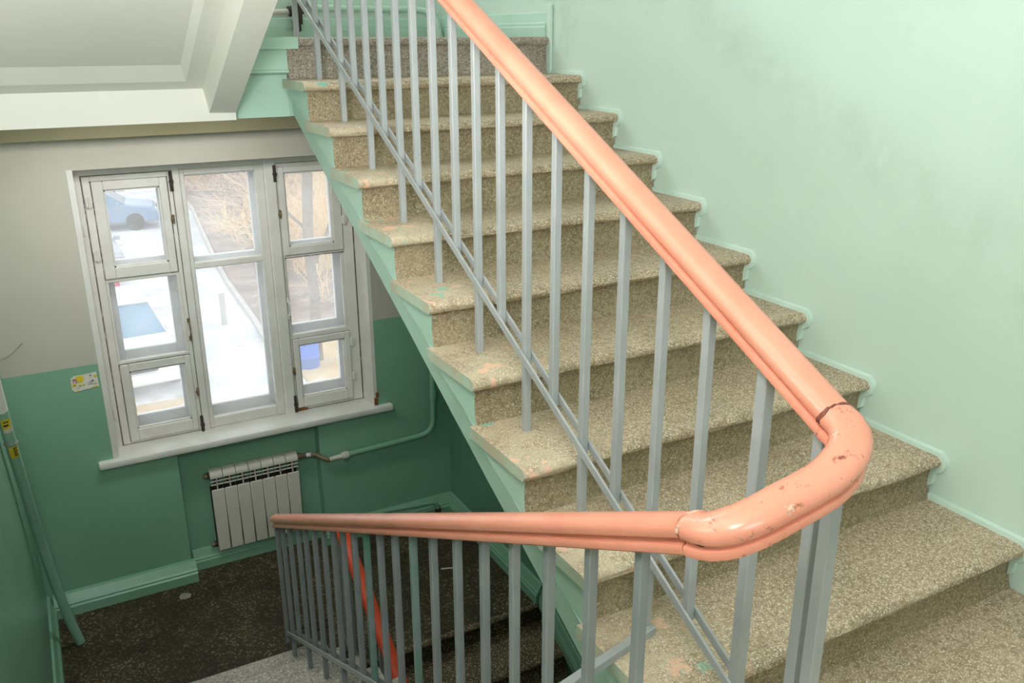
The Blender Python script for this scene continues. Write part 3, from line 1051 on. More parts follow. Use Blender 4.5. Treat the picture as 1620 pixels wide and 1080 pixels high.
for a0, a1, k0, k1, mt in ((12, 15, 5, 8, 'chippale'), (10, 11, 7, 9, 'chippale'), (7, 8, 4, 6, 'chipdark'), (16, 17, 4, 6, 'chipdark'), (2, 3, 12, 14, 'chippale')):
    bm = BM()
    cc_ = [sum((HB[q][0] for q in range(k0, k1 + 1))) / (k1 - k0 + 1), sum((HB[q][1] for q in range(k0, k1 + 1))) / (k1 - k0 + 1)]
    fr9 = frames(path)
    rows = []
    nn = 12
    for t in range(nn + 1):
        u_ = a0 + (a1 - a0) * t / nn
        i9 = min(int(u_), len(path) - 2)
        w9 = u_ - i9
        pc = path[i9].lerp(path[i9 + 1], w9)
        s9 = fr9[i9][1].lerp(fr9[i9 + 1][1], w9)
        u9 = fr9[i9][2].lerp(fr9[i9 + 1][2], w9)
        taper = math.sin(math.pi * (t + 0.15) / (nn + 0.3)) * (0.55 + 0.45 * noise.noise(Vector((t * 0.9, a0, 1.7))))
        row = []
        for q in range(k0, k1 + 1):
            a9 = (cc_[0] + (HB[q][0] - cc_[0]) * taper) * 1.012
            b9 = cc_[1] + (HB[q][1] - cc_[1]) * taper
            # keep on the skin of the rail
            a9 = a9 - 0.0009 if a9 < 0 else a9 + 0.0009
            row.append(bm.verts.new(pc + s9 * a9 + u9 * (b9 + 0.0006)))
        rows.append(row)
    for r1_, r2_ in zip(rows, rows[1:]):
        for q in range(len(r1_) - 1):
            bm.faces.new((r1_[q], r1_[q + 1], r2_[q + 1], r2_[q]))
    link('paint_chip', bm, [M[mt]], rail)
# far turn towards the flight below
zb2 = b_under(0.16)
path = []
for k in range(15):
    t = k / 14
    a = math.pi * t
    path.append(Vector((mid.x - rad * math.cos(a), 0.16 + rad * 0.6 * math.sin(a), zb2 - 0.10 * t - 0.05 * math.sin(a))))
bm = BM()
add_sweep(bm, path, HR)
link('handrail_bend', bm, [M['coral']], rail, True)

# balusters of the rising flight: every second one stands on a tread
BW = 0.021


def baluster(x, y, z0, z1, parent, w=BW, mat='grey', lean=0.0, name='baluster'):
    bm = BM()
    add_bar(bm, (x, y, z0), (x, y + lean, z1), w, w, 0, 0.002)
    o = link(name, bm, [M[mat]], parent)
    rebase(o, (x, y, z0))
    return o


def bar_a(y):
    return SL * y + 0.150


for n in range(0, 10):
    yl = -n * G + 0.222
    if n:
        zt = -n * R + 0.035
    else:
        zt = ZT
    baluster(XA, yl, zt - 0.01, a_under(yl) + 0.006, rail)
    ys = yl - G * 0.5
    baluster(XA, ys, bar_a(ys) - 0.02, a_under(ys) + 0.006, rail)
# last two stand at the foot of the flight
baluster(XA, -10 * G + 0.205, -1.465, a_under(-10 * G + 0.205) + 0.006, rail, 0.026)
baluster(XA, -2.868, ZM - 0.01, a_under(-2.868) + 0.01, rail, 0.024)
baluster(XA - 0.002, -2.908, ZM - 0.01, a_under(-2.868) - 0.01, rail, 0.026)
# flat bars on both sides of the balusters
for dx in (-0.0155, 0.0155):
    bm = BM()
    add_bar(bm, (XA + dx, 0.42, bar_a(0.42)), (XA + dx, -2.74, bar_a(-2.74)), 0.007, 0.022, 0, 0.001)
    link('flat_bar', bm, [M['grey']], rail)
# balusters of the lower left flight
yb = [0.205, 0.069, -0.081, -0.250, -0.387, -0.542, -0.694, -0.834, -0.964, -1.106, -1.245, -1.39, -1.534, -1.687, -1.84, -2.002, -2.160, -2.313, -2.464, -2.619, -2.775]


def bar_b(y):
    return -2.842 - SL * y


for i, y in enumerate(yb):
    long_ = (i % 2 == 1)
    if long_:
        k = int(math.floor((0.135 - y) / G)) + 1
        z0 = ZF + RB * min(k, 11)
    else:
        z0 = bar_b(y) - 0.015
    if i == 0:
        z0 = ZF + 0.16
    if i == len(yb) - 1:
        z0 = ZM - 0.02
    baluster(XBR, y, z0 - 0.01, b_under(y) + 0.006, rail, BW, 'grey_green' if i in (10, 13) else 'grey_shaded')
for dx in (-0.0155, 0.0155):
    bm = BM()
    add_bar(bm, (XBR + dx, 0.13, bar_b(0.13)), (XBR + dx, -2.60, bar_b(-2.60)), 0.007, 0.022, 0, 0.001)
    link('flat_bar', bm, [M['grey']], rail)
# level bar across the turn, from the foot of a long baluster
bm = BM()
add_bar(bm, (XA + 0.012, -2.425, -1.305), (XBR - 0.014, -2.50, -1.31), 0.022, 0.024, 0, 0.002)
link('cross_bar', bm, [M['grey']], rail)
bm = BM()
add_bar(bm, (XBR, 0.13, -2.90), (0.05, 0.135, -2.905), 0.020, 0.010, 0, 0.001)
add_bar(bm, (XBR, 0.13, -2.945), (0.05, 0.135, -2.95), 0.020, 0.010, 0, 0.001)
link('cross_bar', bm, [M['dark']], rail)

# ------------------------------------------------------------------ railing of the flight below
rd = thing('stair_railing', 'red handrail with grey balusters going down behind the lower left balusters', 'railing', (0.13, -1.0, -4.0))


def d_under(y):
    return -2.462 + SL * y


bm = BM()
add_sweep(bm, [Vector((XA, y, d_under(y))) for y in (0.165, -0.6, -1.4, -2.4)], HR)
link('handrail', bm, [M['red']], rd, True)
for n in range(0, 9):
    yl = 0.012 - n * G + 0.16
    baluster(XA, yl, ZF - n * R - 0.01, d_under(yl) + 0.006, rd)
    ys = yl - G * 0.5
    baluster(XA, ys, d_under(ys) - 0.68, d_under(ys) + 0.006, rd)
for dx in (-0.0155, 0.0155):
    bm = BM()
    add_bar(bm, (XA + dx, 0.16, d_under(0.16) - 0.665), (XA + dx, -2.3, d_under(-2.3) - 0.665), 0.007, 0.022, 0, 0.001)
    link('flat_bar', bm, [M['grey']], rd)

# ------------------------------------------------------------------ radiator in the niche
rad_t = thing('radiator', 'white seven-section panel radiator under the window', 'radiator', (-0.03, 1.37, -3.07))
ra, rb_ = -0.312, 0.243
sw = (rb_ - ra) / 7
YR0, YR1 = 1.345, 1.42
for k in range(7):
    x0 = ra + k * sw + 0.0018
    x1 = x0 + sw - 0.0036
    zt = -2.495 - 0.0
    bm = BM()
    # front panel
    add_box(bm, x0, x1, YR0, YR0 + 0.012, -3.055, -2.622, 0, 0.004)
    # rounded cap
    prof = [(YR0 + 0.004, -2.545), (YR0 + 0.002, -2.528), (YR0 + 0.008, -2.512), (YR0 + 0.022, -2.500), (YR0 + 0.048, -2.497), (YR1, -2.503), (YR1, -2.545)]
    add_prism_x(bm, prof, x0, x1, 1)
    xm = (x0 + x1) / 2
    o = link('radiator_section', bm, [M['radiator']], rad_t, True)
    # fins of the grille
    bm = BM()
    add_box(bm, xm - 0.003, xm + 0.003, YR0 + 0.006, YR1 - 0.01, -2.62, -2.54)
    for zz in (-2.566, -2.590):
        add_box(bm, x0, x1, YR0 + 0.006, YR0 + 0.014, zz - 0.003, zz + 0.003)
    link('grille', bm, [M['radiator']], o)
    # core tube and rear panel, coloured dark for the shade inside
    bm = BM()
    add_box(bm, xm - 0.012, xm + 0.012, YR0 + 0.02, YR1 - 0.015, -3.03, -2.54)
    add_box(bm, x0, x1, YR1 - 0.008, YR1, -3.04, -2.62)
    link('water_core', bm, [M['dark']], o)
bm = BM()
add_tube(bm, [(ra - 0.012, 1.385, -2.533), (rb_ + 0.012, 1.385, -2.533)], 0.02, 12)
link('header_tube', bm, [M['dark']], rad_t, True)['label'] = 'dark header tube behind the sections'
bm = BM()
add_tube(bm, [(ra - 0.016, 1.385, -3.02), (rb_ + 0.01, 1.385, -3.02)], 0.018, 12)
link('header_tube', bm, [M['dark']], rad_t, True)['label'] = 'dark header tube behind the sections'
for z in (-2.533, -3.02):
    bm = BM()
    add_tube(bm, [(ra - 0.028, 1.385, z), (ra - 0.004, 1.385, z)], 0.017, 10)
    add_tube(bm, [(ra - 0.038, 1.385, z), (ra - 0.028, 1.385, z)], 0.009, 8)
    link('end_plug', bm, [M['brass']], rad_t, True)

# ------------------------------------------------------------------ pipes
pp = thing('heating_pipe', 'green painted heating pipe from the radiator bending up the dark wall', 'pipe', (0.7, 1.28, -2.6))
bm = BM()
add_tube(bm, rounded([(0.54, 1.285, -2.552), (0.80, 1.285, -2.545), (1.175, 1.285, -2.532), (1.183, 1.285, -2.05), (1.183, 1.285, -0.45)], 0.11, 8), 0.019, 12)
link('pipe_run', bm, [M['green']], pp, True)
bm = BM()
add_tube(bm, [(1.181, 1.285, -2.275), (1.182, 1.285, -2.215)], 0.026, 12)
link('coupling', bm, [M['green']], pp, True)
bm = BM()
add_tube(bm, [(0.243, 1.37, -2.530), (0.275, 1.37, -2.531)], 0.019, 10)
add_tube(bm, [(0.275, 1.37, -2.531), (0.302, 1.366, -2.532)], 0.013, 10)
link('union_nut', bm, [M['brass']], pp, True)['label'] = 'corroded union nut'
bm = BM()
add_tube(bm, rounded([(0.300, 1.366, -2.532), (0.352, 1.352, -2.528), (0.395, 1.30, -2.545), (0.420, 1.287, -2.560), (0.47, 1.285, -2.556)], 0.03, 5), 0.0145, 12)
link('offset_bend', bm, [M['brass']], pp, True)['label'] = 'rusty offset bend'
bm = BM()
add_tube(bm, [(0.432, 1.286, -2.559), (0.520, 1.285, -2.553)], 0.0155, 12)
link('white_sleeve', bm, [M['pipewhite']], pp, True)
bm = BM()
add_tube(bm, [(0.302, 1.365, -2.532), (0.338, 1.357, -2.530)], 0.0155, 12)
link('white_sleeve', bm, [M['pipewhite']], pp, True)
bm = BM()
add_tube(bm, [(0.515, 1.285, -2.554), (0.560, 1.285, -2.552)], 0.0245, 12)
add_tube(bm, [(0.535, 1.285, -2.553), (0.545, 1.285, -2.553)], 0.028, 12)
link('white_coupling', bm, [M['pipewhite']], pp, True)

p2 = thing('heating_pipe', 'low green return pipe running near the floor into the dark corner', 'pipe', (0.8, 1.24, ZF))
bm = BM()
add_tube(bm, rounded([(0.26, 1.36, -3.02), (0.36, 1.36, -3.02), (0.42, 1.225, -3.01), (0.75, 1.225, -3.005), (1.155, 1.225, -3.04), (1.165, 1.225, -3.172)], 0.04, 5), 0.016, 10)
link('pipe_run', bm, [M['green']], p2, True)
bm = BM()
add_tube(bm, [(1.163, 1.225, -3.13), (1.164, 1.225, -3.09)], 0.022, 10)
link('coupling', bm, [M['dark']], p2, True)

p3 = thing('heating_pipe', 'green pipe along the wall of the upper landing with a dark valve', 'pipe', (0.8, 1.27, ZT))
bm = BM()
add_tube(bm, rounded([(0.46, 1.28, 0.205), (1.15, 1.28, 0.205), (1.20, 1.25, 0.20), (1.25, 1.20, 0.15), (1.262, 1.19, ZT - 0.01)], 0.06, 5), 0.020, 10)
link('pipe_run', bm, [M['stringer']], p3, True)
bm = BM()
add_tube(bm, [(0.395, 1.28, 0.185), (0.475, 1.28, 0.200)], 0.028, 10)
add_tube(bm, [(0.44, 1.255, 0.12), (0.445, 1.255, 0.235)], 0.022, 10)
add_box(bm, 0.405, 0.450, 1.235, 1.265, 0.08, 0.145, 0, 0.008)
link('valve', bm, [M['dark']], p3, True)
bm = BM()
add_tube(bm, [(0.02, 1.28, 0.175), (0.40, 1.28, 0.185)], 0.016, 10)
link('white_sleeve', bm, [M['pipewhite']], p3, True)

# leaning conduit in the left corner
lp = thing('conduit_pipe', 'long green painted pipe leaning in the left corner by the window', 'pipe', (-1.162, 0.947, ZF))
pts = [(-1.162, 0.947, ZF + 0.012), (-1.205, 0.905, -2.88), (-1.243, 0.80, -2.44), (-1.257, 0.58, -2.0), (-1.262, 0.36, -1.655), (-1.263, 0.30, -1.545), (-1.264, 0.25, -1.45)]
bm = BM()


def spline(P, n=6):
    P = [Vector(p) for p in P]
    out = []
    for i in range(len(P) - 1):
        a = P[max(i - 1, 0)]
        b_, c = P[i], P[i + 1]
        d = P[min(i + 2, len(P) - 1)]
        for k in range(n):
            t = k / n
            out.append(0.5 * ((2 * b_) + (c - a) * t + (2 * a - 5 * b_ + 4 * c - d) * t * t + (3 * b_ - a - 3 * c + d) * t ** 3))
    out.append(P[-1])
    return out


sp = spline(pts)
add_tube(bm, sp, 0.025, 14)
o = link('pipe_shaft', bm, [M['pipegreen']], lp, True)
bm = BM()
add_tube(bm, [(-1.264, 0.25, -1.45), (-1.264, 0.18, -1.33), (-1.264, 0.10, -1.2)], 0.025, 14)
link('white_end', bm, [M['white']], lp, True)['label'] = 'unpainted white upper end'


def on_pipe(zc, h, ang0, ang1, mat, name, rr=0.0258, label=None):
    """a sticker wrapped round the leaning pipe"""
    bm = BM()
    cs = sorted(sp, key=lambda v: v.z)

    def at(z):
        for a, b_ in zip(cs, cs[1:]):
            if a.z <= z <= b_.z:
                t = (z - a.z) / (b_.z - a.z + 1e-9)
                return a.lerp(b_, t)
        return cs[-1]
    rows = []
    cs4 = [at(zc - h / 2 + h * i / 3) for i in range(4)]
    for c, (d_, s_, u_) in zip(cs4, frames(cs4)):
        rows.append([bm.verts.new(c + s_ * rr * math.cos(math.radians(a)) + u_ * rr * math.sin(math.radians(a))) for a in [ang0 + (ang1 - ang0) * k / 5 for k in range(6)]])
    for i in range(3):
        for k in range(5):
            bm.faces.new((rows[i][k], rows[i][k + 1], rows[i + 1][k + 1], rows[i + 1][k]))
    o = link(name, bm, [M[mat]], lp, True)
    if label:
        o['label'] = label


on_pipe(-1.515, 0.060, -150, -60, 'yellow', 'sticker', label='yellow and white sticker')
on_pipe(-1.552, 0.024, -150, -60, 'paper', 'sticker', 0.0261)
on_pipe(-1.520, 0.010, -120, -75, 'black', 'print_line', 0.0263)
on_pipe(-1.500, 0.007, -125, -80, 'black', 'print_line', 0.0263)
on_pipe(-1.690, 0.075, -150, -60, 'yellow', 'sticker', label='yellow sticker with black print')
for q in range(5):
    on_pipe(-1.663 - q * 0.012, 0.007, -138 + (q % 2) * 6, -100, 'black', 'print_line', 0.0263)
bm = BM()
ring = [Vector((-1.2615 + 0.028 * math.cos(a), 0.355 + 0.028 * math.sin(a), -1.650)) for a in [2 * math.pi * k / 14 for k in range(15)]]
add_tube(bm, ring, 0.003, 6)
add_tube(bm, [(-1.240, 0.335, -1.650), (-1.244, 0.318, -1.644)], 0.003, 6)
link('wire_tie', bm, [M['wire']], lp, True)

# loose wire end on the left wall
bm = BM()
add_tube(bm, spline([(XL - 0.005, 1.22, -1.535), (-1.285, 1.235, -1.538), (-1.235, 1.26, -1.526), (-1.172, 1.28, -1.479)]), 0.003, 6)
tag(link('loose_wire', bm, [M['wire']], None, True), 'thin grey wire end sticking out from the left wall', 'wire')

# sticker on the window wall
st = thing('sticker', 'torn white and yellow advert sticker on the green wall left of the window', 'sticker', (-0.91, 1.322, -1.82))
bm = BM()
YS = 1.3225
pts = [(-0.977, -1.735), (-0.955, -1.722), (-0.90, -1.722), (-0.843, -1.717), (-0.841, -1.79), (-0.838, -1.803), (-0.87, -1.806), (-0.965, -1.817), (-0.978, -1.80)]
f0 = [bm.verts.new((x, YS, z)) for x, z in pts]
f1 = [bm.verts.new((x, YS + 0.0022, z)) for x, z in pts]
bm.faces.new(f0)
bm.faces.new(list(reversed(f1)))
for k in range(len(pts)):
    j = (k + 1) % len(pts)
    bm.faces.new((f0[k], f0[j], f1[j], f1[k]))
link('paper', bm, [M['paper']], st)


def print_patch(rects, mat, name, y=YS - 0.0006, joined=False):
    bm = BM()
    for (x0, x1, z0, z1) in rects:
        add_box(bm, x0, x1, y - 0.0003, y + 0.0004, z0, z1)
        if not joined:
            link(name, bm, [M[mat]], st)
            bm = BM()
    if joined:
        link(name, bm, [M[mat]], st)
    else:
        bm.free()


print_patch([(-0.948, -0.912, -1.756, -1.725), (-0.940, -0.918, -1.766, -1.756), (-0.976, -0.955, -1.786, -1.770), (-0.945, -0.905, -1.783, -1.777), (-0.858, -0.844, -1.747, -1.733), (-0.957, -0.937, -1.8155, -1.811), (-0.873, -0.846, -1.805, -1.799)], 'yellow', 'yellow_print')
# red digits "75"
d = 0.0035
X0, Z0, w_, h_ = -0.972, -1.766, 0.012, 0.026
seven = [(X0, X0 + w_, Z0 + h_ - d, Z0 + h_), (X0 + w_ - d, X0 + w_, Z0 + h_ * 0.5, Z0 + h_), (X0 + w_ * 0.45, X0 + w_ * 0.45 + d, Z0, Z0 + h_ * 0.55)]
X1 = X0 + 0.0145
five = [(X1, X1 + w_, Z0 + h_ - d, Z0 + h_), (X1, X1 + d, Z0 + h_ * 0.5, Z0 + h_), (X1, X1 + w_, Z0 + h_ * 0.5 - d / 2, Z0 + h_ * 0.5 + d / 2), (X1 + w_ - d, X1 + w_, Z0, Z0 + h_ * 0.5), (X1, X1 + w_, Z0, Z0 + d)]
print_patch(seven, 'redprint', 'red_digit', YS - 0.0012, True)
print_patch(five, 'redprint', 'red_digit', YS - 0.0012, True)
print_patch([(-0.969, -0.952, -1.777, -1.774), (-0.940, -0.928, -1.787, -1.784), (-0.921, -0.911, -1.784, -1.781), (-0.950, -0.943, -1.798, -1.7955), (-0.893, -0.890, -1.775, -1.768), (-0.884, -0.877, -1.774, -1.766), (-0.874, -0.864, -1.770, -1.759), (-0.895, -0.868, -1.783, -1.780), (-0.880, -0.870, -1.734, -1.728), (-0.862, -0.850, -1.787, -1.784)], 'greyprint', 'grey_print', YS - 0.0012)

# ------------------------------------------------------------------ outdoors, seen through the window
ZG = -6.5
bm = BM()
add_box(bm, -60, 80, 3.2, 140, ZG - 0.4, ZG, 0)
struct(link('ground', bm, [M['snow']]), 'snowy yard below the window', 'ground')
bm = BM()


def strip(bm, L, Rr, z0, z1):
    """a slab between two ground lines"""
    a = [bm.verts.new((x, y, z1)) for x, y in L]
    b_ = [bm.verts.new((x, y, z1)) for x, y in Rr]
    c = [bm.verts.new((x, y, z0)) for x, y in L]
    d2 = [bm.verts.new((x, y, z0)) for x, y in Rr]
    for i in range(len(L) - 1):
        bm.faces.new((a[i], a[i + 1], b_[i + 1], b_[i]))
        bm.faces.new((a[i], c[i], c[i + 1], a[i + 1]))
        bm.faces.new((b_[i], b_[i + 1], d2[i + 1], d2[i]))
    bm.faces.new((a[0], b_[0], d2[0], c[0]))
    bm.faces.new((a[-1], c[-1], d2[-1], b_[-1]))


# ground line of the kerb, from the near right to the far left
kl = [(2.95, 11.2), (3.05, 13.8), (3.28, 17.0), (3.45, 20.9), (3.72, 24.2), (4.6, 33.0), (5.2, 62.0)]
kl2 = [(3.2, 15.6)] + kl[2:]
strip(bm, [(x + 0.10, y) for x, y in kl2], [(x + 9.5 + y * 0.35, y + 1.0 if i else y) for i, (x, y) in enumerate(kl2)], ZG, ZG + 0.05)
tag(link('flower_bed', bm, [M['soil']]), 'brown soil bed beyond the kerb, seen through the window', 'flower bed')
ks = thing('kerb', 'long concrete kerb between the snowy yard and the soil bed', 'kerb', (3.3, 18, ZG))
L_ = []
for (a, b_) in zip(kl, kl[1:]):
    va, vb = Vector((a[0], a[1], 0)), Vector((b_[0], b_[1], 0))
    nseg = max(1, int((vb - va).length / 1.0))
    for i in range(nseg):
        p0 = va.lerp(vb, i / nseg)
        p1 = va.lerp(vb, (i + 1) / nseg)
        dd = (p1 - p0).normalized() * 0.008
        bm = BM()
        add_bar(bm, p0 + dd + Vector((0, 0, ZG + 0.06)), p1 - dd + Vector((0, 0, ZG + 0.06)), 0.12, 0.16, 0, 0.01)
        link('kerb_stone', bm, [M['kerb']], ks)
bm = BM()
add_prism_x(bm, [(11.8, ZG), (11.8, ZG + 0.04), (15.55, ZG + 0.05), (15.55, ZG)], 3.28, 8, 1)
tag(link('sandy_patch', bm, [M['sand']]), 'sandy ground round the tree trunk and blue barrel', 'ground')
bm = BM()
add_box(bm, -0.9, 1.1, 11.6, 12.9, ZG, ZG + 0.015)
tag(link('sandy_patch', bm, [M['sand']]), 'sandy ground in front of the white car', 'ground')


def car(loc, rot, body, label, seed=0, front=True):
    """parked car, nose towards -y before rotation"""
    t = thing('car', label, 'car', (loc[0], loc[1], ZG), 'cars parked in the yard')
    t.rotation_euler = (0, 0, rot)
    L0, w = 4.3, 1.72
    # side outline (y,z), nose at y=-L/2
    low = [(-2.10, 0.28), (-2.15, 0.45), (-2.10, 0.68), (-1.95, 0.80), (-1.0, 0.95), (1.55, 0.98), (2.0, 0.92), (2.12, 0.60), (2.10, 0.28)]
    cab = [(-1.05, 0.94), (-0.35, 1.40), (0.10, 1.46), (1.0, 1.42), (1.62, 0.97)]

    def lk(name, bm, m, sm=True):
        bmesh.ops.recalc_face_normals(bm, faces=bm.faces[:])
        me = bpy.data.meshes.new(name)
        bm.to_mesh(me)
        bm.free()
        me.materials.append(m)
        o = bpy.data.objects.new(name, me)
        COL.objects.link(o)
        o.parent = t
        return o
    bm = BM()
    secs = [(-w / 2, 0.94, 0.04), (-w / 2 + 0.10, 1.0, 0), (w / 2 - 0.10, 1.0, 0), (w / 2, 0.94, 0.04)]
    rings = [[bm.verts.new((x, y * s, z - (d_ if z > 0.6 else -d_))) for y, z in low] for x, s, d_ in secs]
    for a, b_ in zip(rings, rings[1:]):
        for k in range(len(low)):
            j = (k + 1) % len(low)
            bm.faces.new((a[k], a[j], b_[j], b_[k]))
    bm.faces.new(rings[0])
    bm.faces.new(list(reversed(rings[-1])))
    lk('car_body', bm, body)
    bm = BM()
    rings = [[bm.verts.new((x * (1.0 if z < 1 else 0.80), y, z)) for y, z in cab] for x in (-w / 2 + 0.06, w / 2 - 0.06)]
    for k in range(len(cab)):
        j = (k + 1) % len(cab)
        bm.faces.new((rings[0][k], rings[0][j], rings[1][j], rings[1][k]))
    bm.faces.new(rings[0])
    bm.faces.new(list(reversed(rings[1])))
    lk('car_windows', bm, M['carglass'])
    bm = BM()
    add_box(bm, -w * 0.40, w * 0.40, -0.36, 1.05, 1.405, 1.475, 0, 0.03)
    lk('car_roof', bm, body)
    bm = BM()
    add_box(bm, -w / 2 + 0.04, w / 2 - 0.04, -2.20, -2.05, 0.30, 0.52, 0, 0.04)
    lk('bumper', bm, body)
    bm = BM()
    add_box(bm, -0.38, 0.38, -2.17, -2.05, 0.56, 0.70, 0, 0.015)
    lk('grille', bm, M['tyre'])
    for s in (-1, 1):
        bm = BM()
        add_box(bm, s * 0.62 - 0.17, s * 0.62 + 0.17, -2.13, -1.95, 0.58, 0.74, 0, 0.03)
        lk('headlamp', bm, M['chrome'])
        for yy in (-1.32, 1.28):
            bm = BM()
            bmesh.ops.create_cone(bm, cap_ends=True, segments=18, radius1=0.31, radius2=0.31, depth=0.2, matrix=Matrix.Translation((s * (w / 2 - 0.08), yy, 0.31)) @ Matrix.Rotation(math.pi / 2, 4, 'Y'))
            lk('wheel', bm, M['tyre'])
        bm = BM()
        add_box(bm, s * (w / 2 + 0.06) - 0.09, s * (w / 2 + 0.06) + 0.09, -0.85, -0.77, 0.93, 1.05, 0, 0.02)
        lk('wing_mirror', bm, body)
    return t


car((0.10, 15.25), 0.06, M['carwhite'], 'white car with a blue windscreen, nearest the window')
car((-0.25, 19.9), -0.05, M['carred'], 'red car just behind the white one', 1)
car((0.05, 24.8), 0.08, M['carsilver'], 'silver car with a dark grille in the middle of the yard', 2)
car((0.95, 31.0), 1.45, M['carblue'], 'pale blue car standing across the yard behind the silver one', 3)
car((1.05, 37.2), 0.3, M['carwhite'], 'white car farthest away in the yard', 4)


def shrub_mesh(h, spread, n, mat, seed, r0=0.024):
    rnd = random.Random(seed)
    V, F = [], []

    def twig(p, d, ln, r, depth):
        q = p
        seg = 3
        for s in range(seg):
            d2 = (d + Vector((rnd.uniform(-.4, .4), rnd.uniform(-.4, .4), rnd.uniform(-.28, .25)))).normalized()
            e = q + d2 * ln / seg
            r2 = r * 0.8
            a = Vector((0, 0, 1)).cross(d2)
            if a.length < 1e-3:
                a = Vector((1, 0, 0))
            a.normalize()
            b_ = a.cross(d2)
            i0 = len(V)
            for c, rr in ((q, r), (e, r2)):
                for k in range(3):
                    V.append(c + (a * math.cos(k * 2.094) + b_ * math.sin(k * 2.094)) * rr)
            for k in range(3):
                F.append((i0 + k, i0 + (k + 1) % 3, i0 + 3 + (k + 1) % 3, i0 + 3 + k))
            q, d, r = e, d2, r2
            if depth > 0:
                for _ in range(2):
                    dd = (d + Vector((rnd.uniform(-1, 1), rnd.uniform(-1, 1), rnd.uniform(-.4, .7)))).normalized()
                    twig(q, dd, ln * rnd.uniform(.45, .7), r * 0.68, depth - 1)
    for i in range(n):
        a = rnd.uniform(0, 2 * math.pi)
        rr = rnd.uniform(0, 0.4) * spread
        tilt = rnd.uniform(.1, .9) * spread / h
        d = Vector((math.cos(a) * tilt, math.sin(a) * tilt, 1)).normalized()
        twig(Vector((math.cos(a) * rr, math.sin(a) * rr, 0.0)), d, h * rnd.uniform(.45, .85), r0, 2)
    me = bpy.data.meshes.new('branches')
    me.from_pydata([tuple(v) for v in V], [], F)
    me.materials.append(mat)
    return me


def shrub(me, loc, rot, sc_, label):
    t = thing('bare_shrub', label, 'shrub', (loc[0], loc[1], ZG + 0.05), 'leafless shrubs outside the window')
    o = bpy.data.objects.new('branches', me)
    COL.objects.link(o)
    o.parent = t
    o['kind'] = 'stuff'
    t.rotation_euler = (0, 0, rot)
    t.scale = (sc_, sc_, sc_)


sh_tan = shrub_mesh(3.0, 2.6, 40, M['bark'], 11, 0.028)
sh_pink = shrub_mesh(4.2, 3.6, 40, M['bark2'], 12, 0.040)
sh_low = shrub_mesh(1.6, 1.8, 16, M['bark'], 15, 0.016)
shrub(sh_tan, (6.3, 21.0), 0.0, 1.0, 'dense straw-coloured leafless shrub in the right-hand light of the window')
shrub(sh_tan, (8.9, 23.6), 1.9, 1.15, 'straw-coloured leafless shrub right of the dense one, by the window edge')
shrub(sh_pink, (7.4, 28.5), 0.4, 1.0, 'pinkish leafless shrub high in the right-hand light')
shrub(sh_pink, (11.8, 33.0), 2.6, 1.1, 'pinkish leafless shrub behind the straw-coloured ones, far right')
shrub(sh_pink, (7.9, 35.5), 1.2, 1.0, 'pinkish leafless shrub high in the middle light, right half')
shrub(sh_pink, (6.5, 44.0), 4.0, 1.05, 'farthest pinkish leafless shrub, left half of the middle light')
shrub(sh_tan, (6.0, 37.5), 5.0, 1.1, 'straw-coloured leafless shrub in the middle light before the farthest one')
shrub(sh_pink, (11.2, 45.0), 3.1, 1.2, 'pinkish leafless shrub far back between the middle and right lights')
shrub(sh_low, (5.4, 17.8), 0.0, 1.0, 'low straw-coloured leafless shrub near the kerb, seen in the right-hand light')
shrub(sh_low, (5.3, 25.5), 2.2, 1.3, 'low straw-coloured leafless shrub by the kerb in the middle light')
# tree trunk and blue barrel low in the right light
tt = thing('tree', 'grey tree trunk low in the right-hand light of the window', 'tree', (3.85, 13.6, ZG))
bm = BM()
tp = spline([(3.85, 13.6, ZG - 0.05), (3.84, 13.62, ZG + 0.6), (3.87, 13.64, ZG + 1.4), (3.84, 13.66, ZG + 2.6), (3.95, 13.7, ZG + 4.2)], 4)
add_tube(bm, tp, 0.11, 10)
link('trunk', bm, [M['trunk']], tt, True)
bm = BM()
add_tube(bm, spline([(3.85, 13.64, ZG + 2.0), (4.4, 13.9, ZG + 2.9), (4.9, 14.2, ZG + 4.2)], 4), 0.04, 8)
add_tube(bm, spline([(3.86, 13.66, ZG + 2.8), (3.2, 14.0, ZG + 3.6), (2.9, 14.3, ZG + 4.6)], 4), 0.035, 8)
link('branches', bm, [M['trunk']], tt, True)
bb = thing('barrel', 'blue plastic barrel beside the tree trunk outside', 'barrel', (3.55, 13.3, ZG))
bm = BM()
prof = [(0.19, 0.0), (0.22, 0.05), (0.225, 0.25), (0.235, 0.27), (0.225, 0.29), (0.22, 0.5), (0.19, 0.55)]
rings = []
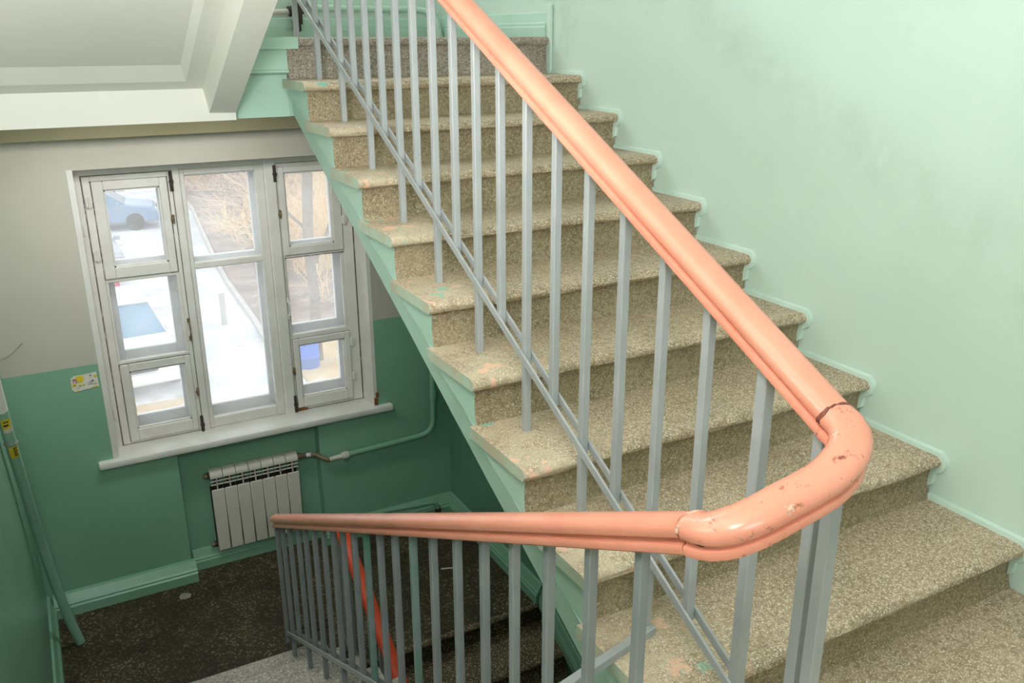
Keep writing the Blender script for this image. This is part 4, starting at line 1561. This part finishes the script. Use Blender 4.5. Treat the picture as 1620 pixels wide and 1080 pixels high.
for r_, z in prof:
    rings.append([bm.verts.new((3.55 + r_ * math.cos(2 * math.pi * k / 16), 13.3 + r_ * math.sin(2 * math.pi * k / 16), ZG + z)) for k in range(16)])
for a, b_ in zip(rings, rings[1:]):
    for k in range(16):
        bm.faces.new((a[k], a[(k + 1) % 16], b_[(k + 1) % 16], b_[k]))
bm.faces.new(rings[0])
bm.faces.new(list(reversed(rings[-1])))
link('drum', bm, [M['bluebin']], bb, True)
bm = BM()
bmesh.ops.create_cone(bm, cap_ends=True, segments=16, radius1=0.2, radius2=0.2, depth=0.03, matrix=Matrix.Translation((3.55, 13.3, ZG + 0.555)))
link('lid', bm, [M['bluebin']], bb)
# short post by the kerb
po = thing('bollard', 'short white post standing by the kerb in the middle light', 'post', (2.62, 17.2, ZG))
bm = BM()
add_tube(bm, [(2.62, 17.2, ZG - 0.02), (2.62, 17.2, ZG + 0.8)], 0.07, 10)
link('post_shaft', bm, [M['kerb']], po, True)
bm = BM()
add_tube(bm, [(2.62, 17.2, ZG + 0.8), (2.62, 17.2, ZG + 0.86)], 0.085, 10)
link('post_cap', bm, [M['carwhite']], po, True)

# scraps on the dark landing floor
bm = BM()
pts = [(-0.60, 1.105), (-0.575, 1.09), (-0.545, 1.10), (-0.535, 1.13), (-0.555, 1.155), (-0.585, 1.16), (-0.605, 1.135)]
f0 = [bm.verts.new((x, y, ZF + 0.002 + 0.004 * (i % 2))) for i, (x, y) in enumerate(pts)]
f1 = [bm.verts.new((x, y, ZF + 0.0004)) for x, y in pts]
bm.faces.new(f0)
bm.faces.new(list(reversed(f1)))
for k in range(len(pts)):
    j = (k + 1) % len(pts)
    bm.faces.new((f0[k], f0[j], f1[j], f1[k]))
tag(link('plaster_flake', bm, [M['wire']]), 'pale plaster flake lying on the dark landing floor', 'flake')
bm = BM()
add_bar(bm, (0.915, 0.632, ZF + 0.0035), (0.985, 0.607, ZF + 0.0035), 0.006, 0.006)
tag(link('splinter', bm, [M['paper']]), 'thin white splinter lying on the dark floor behind the balusters', 'splinter')
